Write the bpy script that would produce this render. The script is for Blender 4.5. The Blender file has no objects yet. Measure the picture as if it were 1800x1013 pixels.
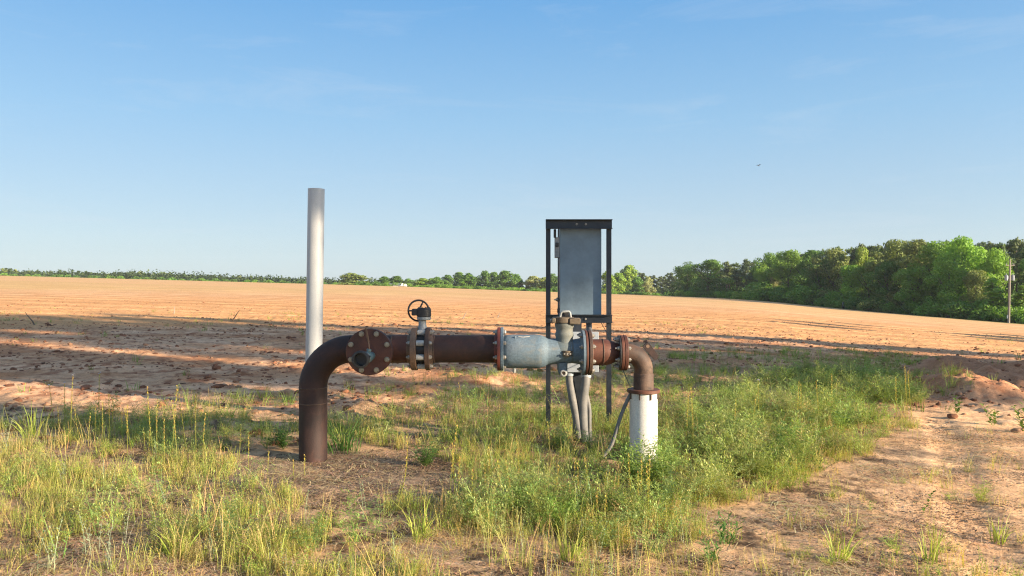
import bpy, math, random
import numpy as np
from mathutils import Vector, Matrix
R = math.radians
SC = bpy.context.scene
COL = SC.collection
rng = np.random.default_rng(7)
random.seed(7)

# ------------------------------------------------------------------ camera, sky, sun, exposure
F, CX, CY, H = 1300.0, 900.0, 506.5, 1.37       # focal length in photo pixels, image centre, eye height
HAZE = .00014
cam = bpy.data.objects.new('camera', bpy.data.cameras.new('camera')); COL.objects.link(cam)
cam.location = (0, 0, H); cam.rotation_euler = (R(90), 0, 0)
cam.data.sensor_width = 36; cam.data.lens = 36 * F / 1800
cam.data.clip_start = 0.05; cam.data.clip_end = 12000
SC.camera = cam
SUN_EL, SUN_AZ = 16.0, 118.0                     # azimuth clockwise from +Y (the view direction)
SUN_DIR = Vector((math.sin(R(SUN_AZ)) * math.cos(R(SUN_EL)), math.cos(R(SUN_AZ)) * math.cos(R(SUN_EL)), math.sin(R(SUN_EL))))
sun = bpy.data.objects.new('sun', bpy.data.lights.new('sun', 'SUN')); COL.objects.link(sun)
sun.data.energy = 5.0; sun.data.angle = R(0.55); sun.data.color = (1.0, 0.80, 0.56)
sun.rotation_euler = SUN_DIR.to_track_quat('Z', 'Y').to_euler()
world = bpy.data.worlds.new('World'); SC.world = world; world.use_nodes = True
nt = world.node_tree; nt.nodes.clear()
def wn(t, **k):
    n = nt.nodes.new(t)
    for a, b in k.items(): setattr(n, a, b)
    return n
wout = wn('ShaderNodeOutputWorld'); wbg = wn('ShaderNodeBackground'); sky = wn('ShaderNodeTexSky')
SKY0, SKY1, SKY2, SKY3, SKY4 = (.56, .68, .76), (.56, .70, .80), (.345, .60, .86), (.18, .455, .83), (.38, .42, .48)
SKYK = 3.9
sky.sky_type = 'NISHITA'; sky.sun_disc = False
sky.sun_elevation = R(SUN_EL); sky.sun_rotation = R(SUN_AZ)
sky.air_density = 1.0; sky.dust_density = 0.2; sky.ozone_density = 3.0; sky.altitude = 0
# faint cirrus streaks, laid out by direction on the sky
tc = wn('ShaderNodeTexCoord'); mp = wn('ShaderNodeMapping'); mp.inputs['Rotation'].default_value = (R(6), R(24), R(35)); mp.inputs['Scale'].default_value = (1.3, 1.3, 9.0)
nz = wn('ShaderNodeTexNoise'); nz.inputs['Scale'].default_value = 2.6; nz.inputs['Detail'].default_value = 7; nz.inputs['Roughness'].default_value = .62; nz.inputs['Distortion'].default_value = .5
cr = wn('ShaderNodeValToRGB'); cr.color_ramp.elements[0].position = .54; cr.color_ramp.elements[1].position = .80
cr.color_ramp.elements[1].color = (.24, .24, .24, 1)
mixc = wn('ShaderNodeMix', data_type='RGBA'); 
L = nt.links.new
L(tc.outputs['Generated'], mp.inputs['Vector']); L(mp.outputs[0], nz.inputs['Vector']); L(nz.outputs[0], cr.inputs[0])
# pale blue morning air low down: blend the sky model with a soft vertical sweep of blue, greyed overhead out of view to warm the shade
geo = wn('ShaderNodeTexCoord'); sep = wn('ShaderNodeSeparateXYZ'); L(geo.outputs['Generated'], sep.inputs[0])
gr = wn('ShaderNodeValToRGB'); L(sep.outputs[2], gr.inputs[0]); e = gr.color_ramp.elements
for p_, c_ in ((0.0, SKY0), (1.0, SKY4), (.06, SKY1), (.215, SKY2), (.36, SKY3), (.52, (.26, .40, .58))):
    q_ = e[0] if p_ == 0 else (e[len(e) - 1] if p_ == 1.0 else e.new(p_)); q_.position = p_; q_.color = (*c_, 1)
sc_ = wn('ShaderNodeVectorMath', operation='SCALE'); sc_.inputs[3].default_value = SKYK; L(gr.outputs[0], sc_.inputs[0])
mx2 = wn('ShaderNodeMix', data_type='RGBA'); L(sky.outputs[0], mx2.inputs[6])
dt = wn('ShaderNodeVectorMath', operation='DOT_PRODUCT'); dt.inputs[1].default_value = SUN_DIR; L(geo.outputs['Generated'], dt.inputs[0])
mrs = wn('ShaderNodeMapRange'); mrs.interpolation_type = 'SMOOTHSTEP'; L(dt.outputs['Value'], mrs.inputs[0])
for i_, v_ in ((1, .0), (2, .9), (3, .88), (4, .0)): mrs.inputs[i_].default_value = v_
L(mrs.outputs[0], mx2.inputs[0])                 # the sky model's own warm glow on the sun's side
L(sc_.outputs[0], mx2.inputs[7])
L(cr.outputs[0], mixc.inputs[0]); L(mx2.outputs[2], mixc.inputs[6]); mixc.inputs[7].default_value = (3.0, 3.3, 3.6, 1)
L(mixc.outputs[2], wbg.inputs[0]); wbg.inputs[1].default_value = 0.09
L(wbg.outputs[0], wout.inputs[0])
SC.view_settings.view_transform = 'Standard'; SC.view_settings.look = 'None'
SC.view_settings.exposure = 1.45; SC.view_settings.gamma = 1.0
SC.render.engine = 'CYCLES'
SC.cycles.max_bounces = 6; SC.cycles.diffuse_bounces = 3; SC.cycles.transparent_max_bounces = 8
SC.cycles.use_denoising = True; SC.cycles.denoiser = 'OPENIMAGEDENOISE'; SC.cycles.denoising_prefilter = 'NONE'; SC.cycles.filter_width = 1.15

# ------------------------------------------------------------------ naming helpers
def tag(o, label=None, cat=None, group=None, kind=None):
    if label: o['label'] = label
    if cat: o['category'] = cat
    if group: o['group'] = group
    if kind: o['kind'] = kind
    return o
ORG = {}
def thing(name, loc, label, cat, group=None, rz=0.0):
    o = bpy.data.objects.new(name, None); COL.objects.link(o); o.location = loc; o.rotation_euler.z = rz
    o.empty_display_size = .1
    ORG[o.name] = Vector(loc)
    return tag(o, label, cat, group)

# ------------------------------------------------------------------ numpy noise
def _h(ix, iy, seed):
    n = (ix * 374761393 + iy * 668265263 + seed * 974634777) & 0xffffffff
    n = ((n ^ (n >> 13)) * 1274126177) & 0xffffffff
    return ((n ^ (n >> 16)) & 0xffff) / 65535.0
def vnoise(x, y, seed=0):
    x = np.asarray(x, float); y = np.asarray(y, float)
    ix = np.floor(x).astype(np.int64); iy = np.floor(y).astype(np.int64)
    fx = x - ix; fy = y - iy; fx = fx * fx * (3 - 2 * fx); fy = fy * fy * (3 - 2 * fy)
    a = _h(ix, iy, seed); b = _h(ix + 1, iy, seed); c = _h(ix, iy + 1, seed); d = _h(ix + 1, iy + 1, seed)
    return (a * (1 - fx) + b * fx) * (1 - fy) + (c * (1 - fx) + d * fx) * fy
def fbm(x, y, octv=4, seed=0, gain=.5):
    s = 0; a = 1; t = 0
    for i in range(octv):
        s = s + a * vnoise(x * 2 ** i + 17.3 * i, y * 2 ** i - 9.1 * i, seed + i); t += a; a *= gain
    return s / t
def sstep(a, b, x):
    t = np.clip((x - a) / (b - a), 0, 1); return t * t * (3 - 2 * t)

# ------------------------------------------------------------------ terrain
_U = [-300, 0, 540, 700, 900, 1180, 1330, 1450, 1600, 1770, 1900, 2100]
_Y = [478, 484.5, 499, 503.5, 511, 520.5, 527, 540, 553, 567, 576, 585]
_D = [300, 300, 330, 340, 350, 290, 245, 205, 165, 135, 125, 120]
def terrain(x, y, detail=True):
    x = np.asarray(x, float); y = np.asarray(y, float)
    d = np.hypot(x, y) + 1e-6; phi = np.arctan2(x, y)
    pc = np.clip(phi, -.74, .74)
    u = CX + F * np.tan(pc); Yc = sum(np.interp(u + k, _U, _Y) for k in (-70, -35, 0, 35, 70)) / 5; Dc = sum(np.interp(u + k, _U, _D) for k in (-90, -45, 0, 45, 90)) / 5
    yd = np.minimum(d, d) * np.cos(pc)
    zc = H - (Yc - CY) / F * Dc
    fade = 1 - sstep(.9, 2.2, np.abs(phi))
    t = np.clip((yd - 9) / (Dc - 9), 0, None)
    s = np.where(t < 1, t + .04 * t * (1 - t), 1)
    z = zc * s * fade - np.clip(yd - Dc, 0, None) * .022 * fade
    if detail:
        near = 1 - sstep(30, 60, d)
        # eroded bank and ditch on the right
        bx, by = x - 7.1, y - 9.7
        ditch = np.exp(-((bx - .35 - .25 * (y - 9.0)) / .75) ** 2 - ((by + .1) / 1.15) ** 4)
        z = z - .50 * ditch
        z = z + .26 * np.exp(-(np.abs((x - 6.15 - .2 * (y - 9.8)) / .50)) ** 2.6 - ((y - 10.0) / 1.0) ** 4)
        z = z + .26 * np.exp(-((x - 8.6) / .9) ** 2 - ((y - 12.2) / .8) ** 2)
        z = z + .24 * np.exp(-((x - 7.9) / .6) ** 2 - ((y - 13.4) / .6) ** 2)
        for mx, my, mr, mh in ((-1.7, 8.2, .30, .12), (-2.9, 7.2, .28, .09), (-1.1, 9.6, .35, .10), (-.55, 10.6, .4, .12), (-.1, 11.2, .3, .10), (1.2, 11.5, .5, .1), (-2.1, 9.0, .5, .07), (3.1, 13.5, .6, .08), (-2.55, 6.55, .25, .05)):
            z = z + mh * np.exp(-(((x - mx) / mr) ** 2 + ((y - my) / (mr * 1.1)) ** 2))
        bk_ = np.exp(-((x - 6.9) / 1.9) ** 4 - ((y - 10.4) / 1.6) ** 4) + np.exp(-((x - 8.3) / 1.5) ** 4 - ((y - 12.8) / 1.3) ** 4)
        z = z + bk_ * (.20 * (fbm(x * 2.6, y * 2.6, 4, 401, .6) - .5) + .05 * (fbm(x * 11, y * 11, 2, 405) - .5))
        nr_ = .35 + .65 * sstep(7, 10, y); rough = (.055 * (fbm(x * 1.1, y * 1.1, 4, 3) - .5) + .020 * (fbm(x * 6, y * 6, 3, 9) - .5) + .012 * (vnoise(x * 24, y * 24, 5) - .5)) * nr_
        pad = np.exp(-(((x + 1.35) / 1.0) ** 4 + ((y - 5.45) / .55) ** 4))
        z = z + rough * near * (1 - .85 * pad)
        # cloddy tilled soil in the field
        # wheel track over the sandy margin at right
        tw = (x - 2.35) * .9 - (y - 3.5) * .437; tt = (x - 2.35) * .437 + (y - 3.5) * .9
        for o_ in (0.0, 1.25):
            k_ = np.exp(-((tw - o_ + .05 * np.sin(tt * 1.3)) / .15) ** 4) * (1 - sstep(7.5, 8.5, y)); z = z + k_ * (-.018 + .009 * np.sin(tt * 2 * np.pi / .085 + 2.2 * np.sign(tw - o_) * np.abs(tw - o_) * 9) * sstep(.3, .55, fbm(x * 2, y * 2, 2, 300)))
        til = sstep(6.3, 8.5, y) * near
        z = z + til * .07 * np.clip(fbm(x * 3.2, y * 3.2, 4, 21, .62) - .55, 0, 1) * 2
        z = z + .05 * np.sin(y * 1.5 + .6 * fbm(x * .3, y * .3, 2, 8)) * sstep(22, 30, d) * (1 - sstep(80, 140, d)) * .6
        z = z + .5 * (fbm(x * .02, y * .02, 3, 31) - .5) * sstep(40, 90, d) * (1 - sstep(110, 125, d))
    return z
def gz(x, y): return float(terrain(np.array([x]), np.array([y]))[0])
def ground_at(u, v):
    """ground point that the photo shows at (u, v)"""
    k = (u - CX) / F; s = (v - CY) / F
    lo, hi = 1.5, 200.0
    ys = np.geomspace(1.5, 200, 700)
    zz = terrain(k * ys, ys); vv = CY + F * (H - zz) / ys
    i = np.argmax(vv < v); y = ys[i]
    return k * y, y, float(zz[i])

# ------------------------------------------------------------------ mesh helpers
def mesh_np(name, V, faces_list, mat, parent=None, colors=None, smooth=False, sharp=None):
    """faces_list: list of (n_side, array[k, n_side])"""
    me = bpy.data.meshes.new(name)
    V = np.asarray(V, np.float32)
    if parent is not None and parent.name in ORG:
        o3 = ORG[parent.name]; V = V - np.array(o3, np.float32)
    me.vertices.add(len(V)); me.vertices.foreach_set('co', V.ravel())
    nl = sum(f.size for f in faces_list); npoly = sum(len(f) for f in faces_list)
    me.loops.add(nl); me.polygons.add(npoly)
    li = np.concatenate([f.ravel() for f in faces_list]).astype(np.int32)
    tot = np.concatenate([np.full(len(f), f.shape[1], np.int32) for f in faces_list])
    st = np.concatenate([[0], np.cumsum(tot)[:-1]]).astype(np.int32)
    me.loops.foreach_set('vertex_index', li); me.polygons.foreach_set('loop_start', st)
    try: me.polygons.foreach_set('loop_total', tot)
    except Exception: pass
    if smooth: me.polygons.foreach_set('use_smooth', np.ones(npoly, bool))
    me.update(calc_edges=True)
    if colors is not None:
        ca = me.color_attributes.new('col', 'FLOAT_COLOR', 'POINT')
        c4 = np.ones((len(V), 4), np.float32); c4[:, :colors.shape[1]] = colors
        ca.data.foreach_set('color', c4.ravel())
    if sharp is not None: me.set_sharp_from_angle(angle=R(sharp))
    if mat is not None: me.materials.append(mat)
    ob = bpy.data.objects.new(name, me); COL.objects.link(ob)
    if parent is not None:
        ob.parent = parent
        if parent.name in ORG: ORG[ob.name] = ORG[parent.name]
    return ob

def basis(axis):
    a = Vector(axis).normalized(); h = Vector((0, 0, 1)) if abs(a.z) < .9 else Vector((1, 0, 0))
    e1 = a.cross(h).normalized(); e2 = e1.cross(a).normalized(); return a, e1, e2
class MB:
    def __init__(s): s.v = []; s.f = []
    def add(s, vs, fs):
        o = len(s.v); s.v += [tuple(p) for p in vs]; s.f += [tuple(i + o for i in f) for f in fs]; return s
    def box(s, c, size, rot=None, bev=.0):
        sx, sy, sz = (q / 2 for q in size)
        if bev <= 0:
            P = [Vector((x * sx, y * sy, z * sz)) for x in (-1, 1) for y in (-1, 1) for z in (-1, 1)]
            Fc = [(0, 1, 3, 2), (4, 6, 7, 5), (0, 4, 5, 1), (2, 3, 7, 6), (0, 2, 6, 4), (1, 5, 7, 3)]
        else:
            b = min(bev, sx * .9, sy * .9, sz * .9); P = []; idx = {}
            for x in (-1, 1):
                for y in (-1, 1):
                    for z in (-1, 1):
                        for k in range(3):
                            q = [x * (sx - b), y * (sy - b), z * (sz - b)]; q[k] = (x * sx, y * sy, z * sz)[k]
                            idx[x, y, z, k] = len(P); P.append(Vector(q))
            Fc = []
            for k in range(3):
                a, c2 = [i for i in range(3) if i != k]
                for sg in (-1, 1):
                    lp = []
                    for (p, q) in ((-1, -1), (1, -1), (1, 1), (-1, 1)):
                        co = [0, 0, 0]; co[k] = sg; co[a] = p; co[c2] = q; lp.append(idx[co[0], co[1], co[2], k])
                    flip = (sg > 0) != (k != 1)
                    Fc.append(tuple(lp[::-1] if flip else lp))
            for k in range(3):          # edge chamfers run along axis k
                a, c2 = [i for i in range(3) if i != k]
                for p in (-1, 1):
                    for q in (-1, 1):
                        def cc(z, m):
                            co = [0, 0, 0]; co[k] = z; co[a] = p; co[c2] = q; return idx[co[0], co[1], co[2], m]
                        Fc.append((cc(-1, a), cc(1, a), cc(1, c2), cc(-1, c2)))
            for x in (-1, 1):
                for y in (-1, 1):
                    for z in (-1, 1): Fc.append((idx[x, y, z, 0], idx[x, y, z, 1], idx[x, y, z, 2]))
        M = rot.to_matrix() if rot is not None else None
        P = [(M @ p if M else p) + Vector(c) for p in P]
        return s.add(P, Fc)
    def lathe(s, o, axis, prof, n=40, ph=0.0, cap=True):
        """prof: list of (t along axis, radius)"""
        a, e1, e2 = basis(axis); o = Vector(o); P = []; Fc = []
        for t, r in prof:
            for k in range(n):
                w = ph + 2 * math.pi * k / n; P.append(o + a * t + (e1 * math.cos(w) + e2 * math.sin(w)) * r)
        for i in range(len(prof) - 1):
            for k in range(n):
                k2 = (k + 1) % n; Fc.append((i * n + k, i * n + k2, (i + 1) * n + k2, (i + 1) * n + k))
        if cap:
            if prof[0][1] > 1e-5: Fc.append(tuple(range(n))[::-1])
            if prof[-1][1] > 1e-5: Fc.append(tuple(range((len(prof) - 1) * n, len(prof) * n)))
        return s.add(P, Fc)
    def cyl(s, p0, p1, r, n=24, r1=None, ch=0.0):
        p0, p1 = Vector(p0), Vector(p1); Ln = (p1 - p0).length; r1 = r if r1 is None else r1
        pr = [(0, r), (Ln, r1)] if ch <= 0 else [(0, r - ch), (ch, r), (Ln - ch, r1), (Ln, r1 - ch)]
        return s.lathe(p0, p1 - p0, pr, n)
    def tube(s, pts, r, n=12, cap=True):
        pts = [Vector(p) for p in pts]; rs = r if isinstance(r, (list, tuple)) else [r] * len(pts); P = []; Fc = []
        up = None
        for i, p in enumerate(pts):
            d = (pts[min(i + 1, len(pts) - 1)] - pts[max(i - 1, 0)]).normalized()
            if up is None: _, e1, e2 = basis(d)
            else:
                e1 = (up - d * up.dot(d)).normalized(); e2 = e1.cross(d).normalized()
            up = e1
            for k in range(n):
                w = 2 * math.pi * k / n; P.append(p + (e1 * math.cos(w) + e2 * math.sin(w)) * rs[i])
        for i in range(len(pts) - 1):
            for k in range(n):
                k2 = (k + 1) % n; Fc.append((i * n + k, i * n + k2, (i + 1) * n + k2, (i + 1) * n + k))
        if cap: Fc += [tuple(range(n))[::-1], tuple(range((len(pts) - 1) * n, len(pts) * n))]
        return s.add(P, Fc)
    def torus(s, c, axis, R0, r, n=40, m=12):
        a, e1, e2 = basis(axis); c = Vector(c); P = []; Fc = []
        for i in range(n):
            w = 2 * math.pi * i / n; d = e1 * math.cos(w) + e2 * math.sin(w)
            for j in range(m):
                q = 2 * math.pi * j / m; P.append(c + d * (R0 + r * math.cos(q)) + a * (r * math.sin(q)))
        for i in range(n):
            for j in range(m):
                i2, j2 = (i + 1) % n, (j + 1) % m; Fc.append((i * m + j, i2 * m + j, i2 * m + j2, i * m + j2))
        return s.add(P, Fc)
    def prism(s, poly, d0, d1):
        """poly: world points, extruded by the vectors d0..d1"""
        n = len(poly); d0, d1 = Vector(d0), Vector(d1)
        P = [Vector(p) + d0 for p in poly] + [Vector(p) + d1 for p in poly]
        Fc = [tuple(range(n)), tuple(range(n, 2 * n))[::-1]] + [(i, i + n, (i + 1) % n + n, (i + 1) % n) for i in range(n)]
        return s.add(P, Fc)
    def build(s, name, mat, parent=None, smooth=True, sharp=38):
        me = bpy.data.meshes.new(name); off = ORG.get(parent.name, Vector()) if parent is not None else Vector()
        me.from_pydata([tuple(Vector(p) - off) for p in s.v], [], s.f)
        bpy_fix(me)
        if smooth:
            me.polygons.foreach_set('use_smooth', [True] * len(me.polygons)); me.set_sharp_from_angle(angle=R(sharp))
        me.materials.append(mat)
        ob = bpy.data.objects.new(name, me); COL.objects.link(ob)
        if parent is not None: ob.parent = parent; ORG[ob.name] = off
        return ob
import bmesh
def bpy_fix(me):
    bm = bmesh.new(); bm.from_mesh(me); bmesh.ops.recalc_face_normals(bm, faces=bm.faces); bm.to_mesh(me); bm.free(); me.update()

# ------------------------------------------------------------------ materials
def newmat(name):
    m = bpy.data.materials.new(name); m.use_nodes = True; t = m.node_tree; t.nodes.clear()
    out = t.nodes.new('ShaderNodeOutputMaterial'); b = t.nodes.new('ShaderNodeBsdfPrincipled'); t.links.new(b.outputs[0], out.inputs[0])
    return m, t, b, out
def ramp(t, stops):
    r = t.nodes.new('ShaderNodeValToRGB'); e = r.color_ramp.elements
    while len(e) < len(stops): e.new(.5)
    for i, (p, c) in enumerate(stops): e[i].position = p; e[i].color = (*c, 1)
    return r
def noise(t, scale, detail=5, rough=.6, dist=0, vec=None, stretch=None):
    n = t.nodes.new('ShaderNodeTexNoise'); n.inputs['Scale'].default_value = scale; n.inputs['Detail'].default_value = detail
    n.inputs['Roughness'].default_value = rough; n.inputs['Distortion'].default_value = dist
    c = t.nodes.new('ShaderNodeTexCoord')
    if stretch:
        mpn = t.nodes.new('ShaderNodeMapping'); mpn.inputs['Scale'].default_value = stretch; t.links.new(c.outputs['Object'], mpn.inputs[0]); t.links.new(mpn.outputs[0], n.inputs['Vector'])
    else: t.links.new(c.outputs['Object'], n.inputs['Vector'])
    return n
def mixn(t, fac, a, b, mode='MIX'):
    m = t.nodes.new('ShaderNodeMix'); m.data_type = 'RGBA'; m.blend_type = mode
    for s, v in ((m.inputs[0], fac), (m.inputs[6], a), (m.inputs[7], b)):
        if hasattr(v, 'links') or hasattr(v, 'is_linked'): t.links.new(v, s)
        elif isinstance(v, tuple): s.default_value = (*v, 1)
        else: s.default_value = v
    return m.outputs[2]
def bump(t, b, hsock, strength=.3, dist=.005):
    n = t.nodes.new('ShaderNodeBump'); n.inputs['Strength'].default_value = strength; n.inputs['Distance'].default_value = dist
    t.links.new(hsock, n.inputs['Height']); t.links.new(n.outputs[0], b.inputs['Normal'])
def mottled(name, cols, scale=8, rough=.6, metal=0.0, bstr=.3, bd=.002, fine=90, stretch=None, spots=None, rrange=.15):
    m, t, b, o = newmat(name)
    n1 = noise(t, scale, 8, .65, .4, stretch=stretch); k = len(cols)
    r = ramp(t, [(.30 + .40 * i / (k - 1), c) for i, c in enumerate(cols)]); t.links.new(n1.outputs[0], r.inputs[0])
    n2 = noise(t, fine, 4, .7); col = r.outputs[0]
    r2 = ramp(t, [(.3, (.72, .72, .72)), (.7, (1.2, 1.2, 1.2))]); t.links.new(n2.outputs[0], r2.inputs[0])
    col = mixn(t, 1.0, col, r2.outputs[0], 'MULTIPLY')
    if spots:
        sc, c, lo, hi = spots; n3 = noise(t, sc, 6, .7, 1.0); r3 = ramp(t, [(lo, (0, 0, 0)), (hi, (1, 1, 1))]); t.links.new(n3.outputs[0], r3.inputs[0])
        col = mixn(t, r3.outputs[0], col, c)
    t.links.new(col, b.inputs['Base Color'])
    mr = t.nodes.new('ShaderNodeMapRange'); mr.inputs[3].default_value = rough - rrange; mr.inputs[4].default_value = min(1, rough + rrange); t.links.new(n1.outputs[0], mr.inputs[0]); t.links.new(mr.outputs[0], b.inputs['Roughness'])
    b.inputs['Metallic'].default_value = metal
    if bstr: bump(t, b, n2.outputs[0], bstr, bd)
    return m
M = {}
M['rust_dark'] = mottled('rust_dark', [(.015, .009, .009), (.034, .016, .014), (.072, .030, .021)], 4, .68, .0, .6, .003, 110, spots=(9, (.085, .038, .027), .58, .80))
M['rust_red'] = mottled('rust_red', [(.042, .016, .012), (.090, .032, .021), (.150, .054, .031)], 6, .64, 0, .4, .0015, 140, spots=(7, (.16, .10, .075), .60, .82))
M['rust_brown'] = mottled('rust_brown', [(.035, .022, .018), (.085, .050, .036), (.15, .098, .070)], 5, .7, 0, .6, .003, 110, spots=(8, (.028, .018, .015), .52, .70))
M['rust_tan'] = mottled('rust_tan', [(.10, .058, .038), (.16, .10, .066), (.22, .145, .10)], 12, .7, 0, .4, .0015, 120)
M['maroon'] = mottled('maroon', [(.10, .025, .020), (.15, .038, .028), (.19, .055, .035)], 12, .6, 0, .3, .001, 140)
M['pump_grey'] = mottled('pump_grey', [(.080, .128, .175), (.110, .160, .205), (.150, .185, .215)], 3, .72, .0, .5, .003, 60, spots=(5, (.20, .185, .15), .56, .86))
M['pump_grey_worn'] = mottled('pump_grey_worn', [(.075, .115, .14), (.11, .135, .14), (.16, .155, .125)], 7, .7, .0, .2, .001, 160, spots=(10, (.24, .16, .07), .62, .85), stretch=(1, 1, .35))
M['bronze'] = mottled('bronze', [(.065, .05, .035), (.11, .085, .06), (.17, .14, .10)], 14, .6, .2, .3, .001, 120)
M['zinc'] = mottled('zinc', [(.20, .19, .165), (.30, .28, .25), (.40, .38, .34)], 40, .42, .35, .2, .0005, 300)
M['zinc_yellow'] = mottled('zinc_yellow', [(.22, .18, .125), (.30, .26, .19), (.38, .34, .27)], 40, .45, .3, .2, .0005, 300)
M['black_iron'] = mottled('black_iron', [(.016, .017, .02), (.028, .028, .030), (.05, .045, .042)], 14, .5, .2, .3, .001, 150)
M['cast_grey'] = mottled('cast_grey', [(.17, .19, .20), (.25, .27, .28), (.33, .34, .33)], 16, .55, .2, .3, .001, 150)
M['lug_white'] = mottled('lug_white', [(.28, .28, .27), (.40, .40, .38), (.50, .49, .47)], 24, .6, .1, .2, .0008, 200, spots=(30, (.2, .16, .12), .62, .8))
M['frame_black'] = mottled('frame_black', [(.010, .014, .022), (.018, .024, .034), (.035, .04, .05)], 9, .42, .1, .25, .001, 140, spots=(26, (.08, .075, .07), .68, .8))
M['cabinet_grey'] = mottled('cabinet_grey', [(.135, .20, .255), (.155, .22, .275), (.175, .235, .285)], 1.2, .48, .0, .08, .003, 4, stretch=(1, 1, .35))
M['box_grey'] = mottled('box_grey', [(.22, .26, .31), (.28, .32, .37), (.33, .36, .40)], 6, .6, .0, .1, .0005, 200)
M['conduit_grey'] = mottled('conduit_grey', [(.10, .10, .105), (.15, .15, .15), (.21, .20, .19)], 9, .65, 0, .15, .0006, 200, spots=(9, (.40, .37, .33), .6, .8))
M['pvc_white'] = mottled('pvc_white', [(.42, .44, .455), (.48, .495, .505), (.52, .53, .535)], 3, .42, 0, .06, .0005, 220, stretch=(1, 1, .3))
M['casing_white'] = mottled('casing_white', [(.48, .47, .45), (.60, .59, .57), (.66, .65, .63)], 4, .5, 0, .2, .0008, 140, stretch=(2, 2, .3), spots=(8, (.40, .22, .13), .66, .80))
M['rubber'] = mottled('rubber', [(.012, .013, .014), (.02, .022, .024), (.035, .035, .036)], 20, .45, 0, .1, .0005, 200)
M['teal_nut'] = mottled('teal_nut', [(.06, .12, .14), (.10, .17, .19), (.16, .22, .23)], 20, .5, .2, .2, .0008, 200)
M['concrete'] = mottled('concrete', [(.13, .115, .10), (.19, .17, .15), (.25, .225, .195)], 7, .9, 0, .6, .004, 90)
M['bark'] = mottled('bark', [(.05, .04, .032), (.09, .072, .058), (.14, .115, .095)], 2, .9, 0, .6, .02, 12, stretch=(1, 1, .3))
M['pine_bark'] = mottled('pine_bark', [(.09, .065, .05), (.14, .105, .085), (.20, .16, .135)], 2, .9, 0, .6, .02, 12, stretch=(1, 1, .3))
M['pole_wood'] = mottled('pole_wood', [(.20, .17, .145), (.27, .235, .205), (.33, .29, .26)], 2, .85, 0, .2, .01, 12, stretch=(1, 1, .2))
M['twig'] = mottled('twig', [(.10, .065, .045), (.18, .13, .09), (.26, .20, .15)], 9, .85, 0, .2, .001, 120)
M['roof_metal'] = mottled('roof_metal', [(.40, .43, .46), (.48, .50, .53), (.54, .56, .58)], 2, .4, .3, 0, .01, 12)
M['wall_white'] = mottled('wall_white', [(.6, .6, .58), (.68, .68, .66), (.74, .74, .72)], 2, .7, 0, 0, .01, 12)

def foliage_mat(name, trans=.35, rough=.55, use_obj=False, vary=.25):
    m, t, b, out = newmat(name)
    if use_obj:
        oi = t.nodes.new('ShaderNodeObjectInfo'); at = t.nodes.new('ShaderNodeAttribute'); at.attribute_name = 'col'
        col = mixn(t, 1.0, oi.outputs['Color'], at.outputs['Color'], 'MULTIPLY')
    else:
        at = t.nodes.new('ShaderNodeAttribute'); at.attribute_name = 'col'; col = at.outputs['Color']
    t.links.new(col, b.inputs['Base Color']); b.inputs['Roughness'].default_value = rough
    b.inputs['Specular IOR Level'].default_value = .25
    tr = t.nodes.new('ShaderNodeBsdfTranslucent'); tcl = mixn(t, 1.0, col, (1.25, 1.25, .55), 'MULTIPLY'); t.links.new(tcl, tr.inputs[0])
    mx = t.nodes.new('ShaderNodeMixShader'); mx.inputs[0].default_value = trans
    t.links.new(b.outputs[0], mx.inputs[1]); t.links.new(tr.outputs[0], mx.inputs[2]); t.links.new(mx.outputs[0], out.inputs[0])
    return m
M['weed'] = foliage_mat('weed', .35)
M['straw'] = foliage_mat('straw', .15, .7)
M['crown'] = foliage_mat('crown', .30, .6, True)

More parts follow.
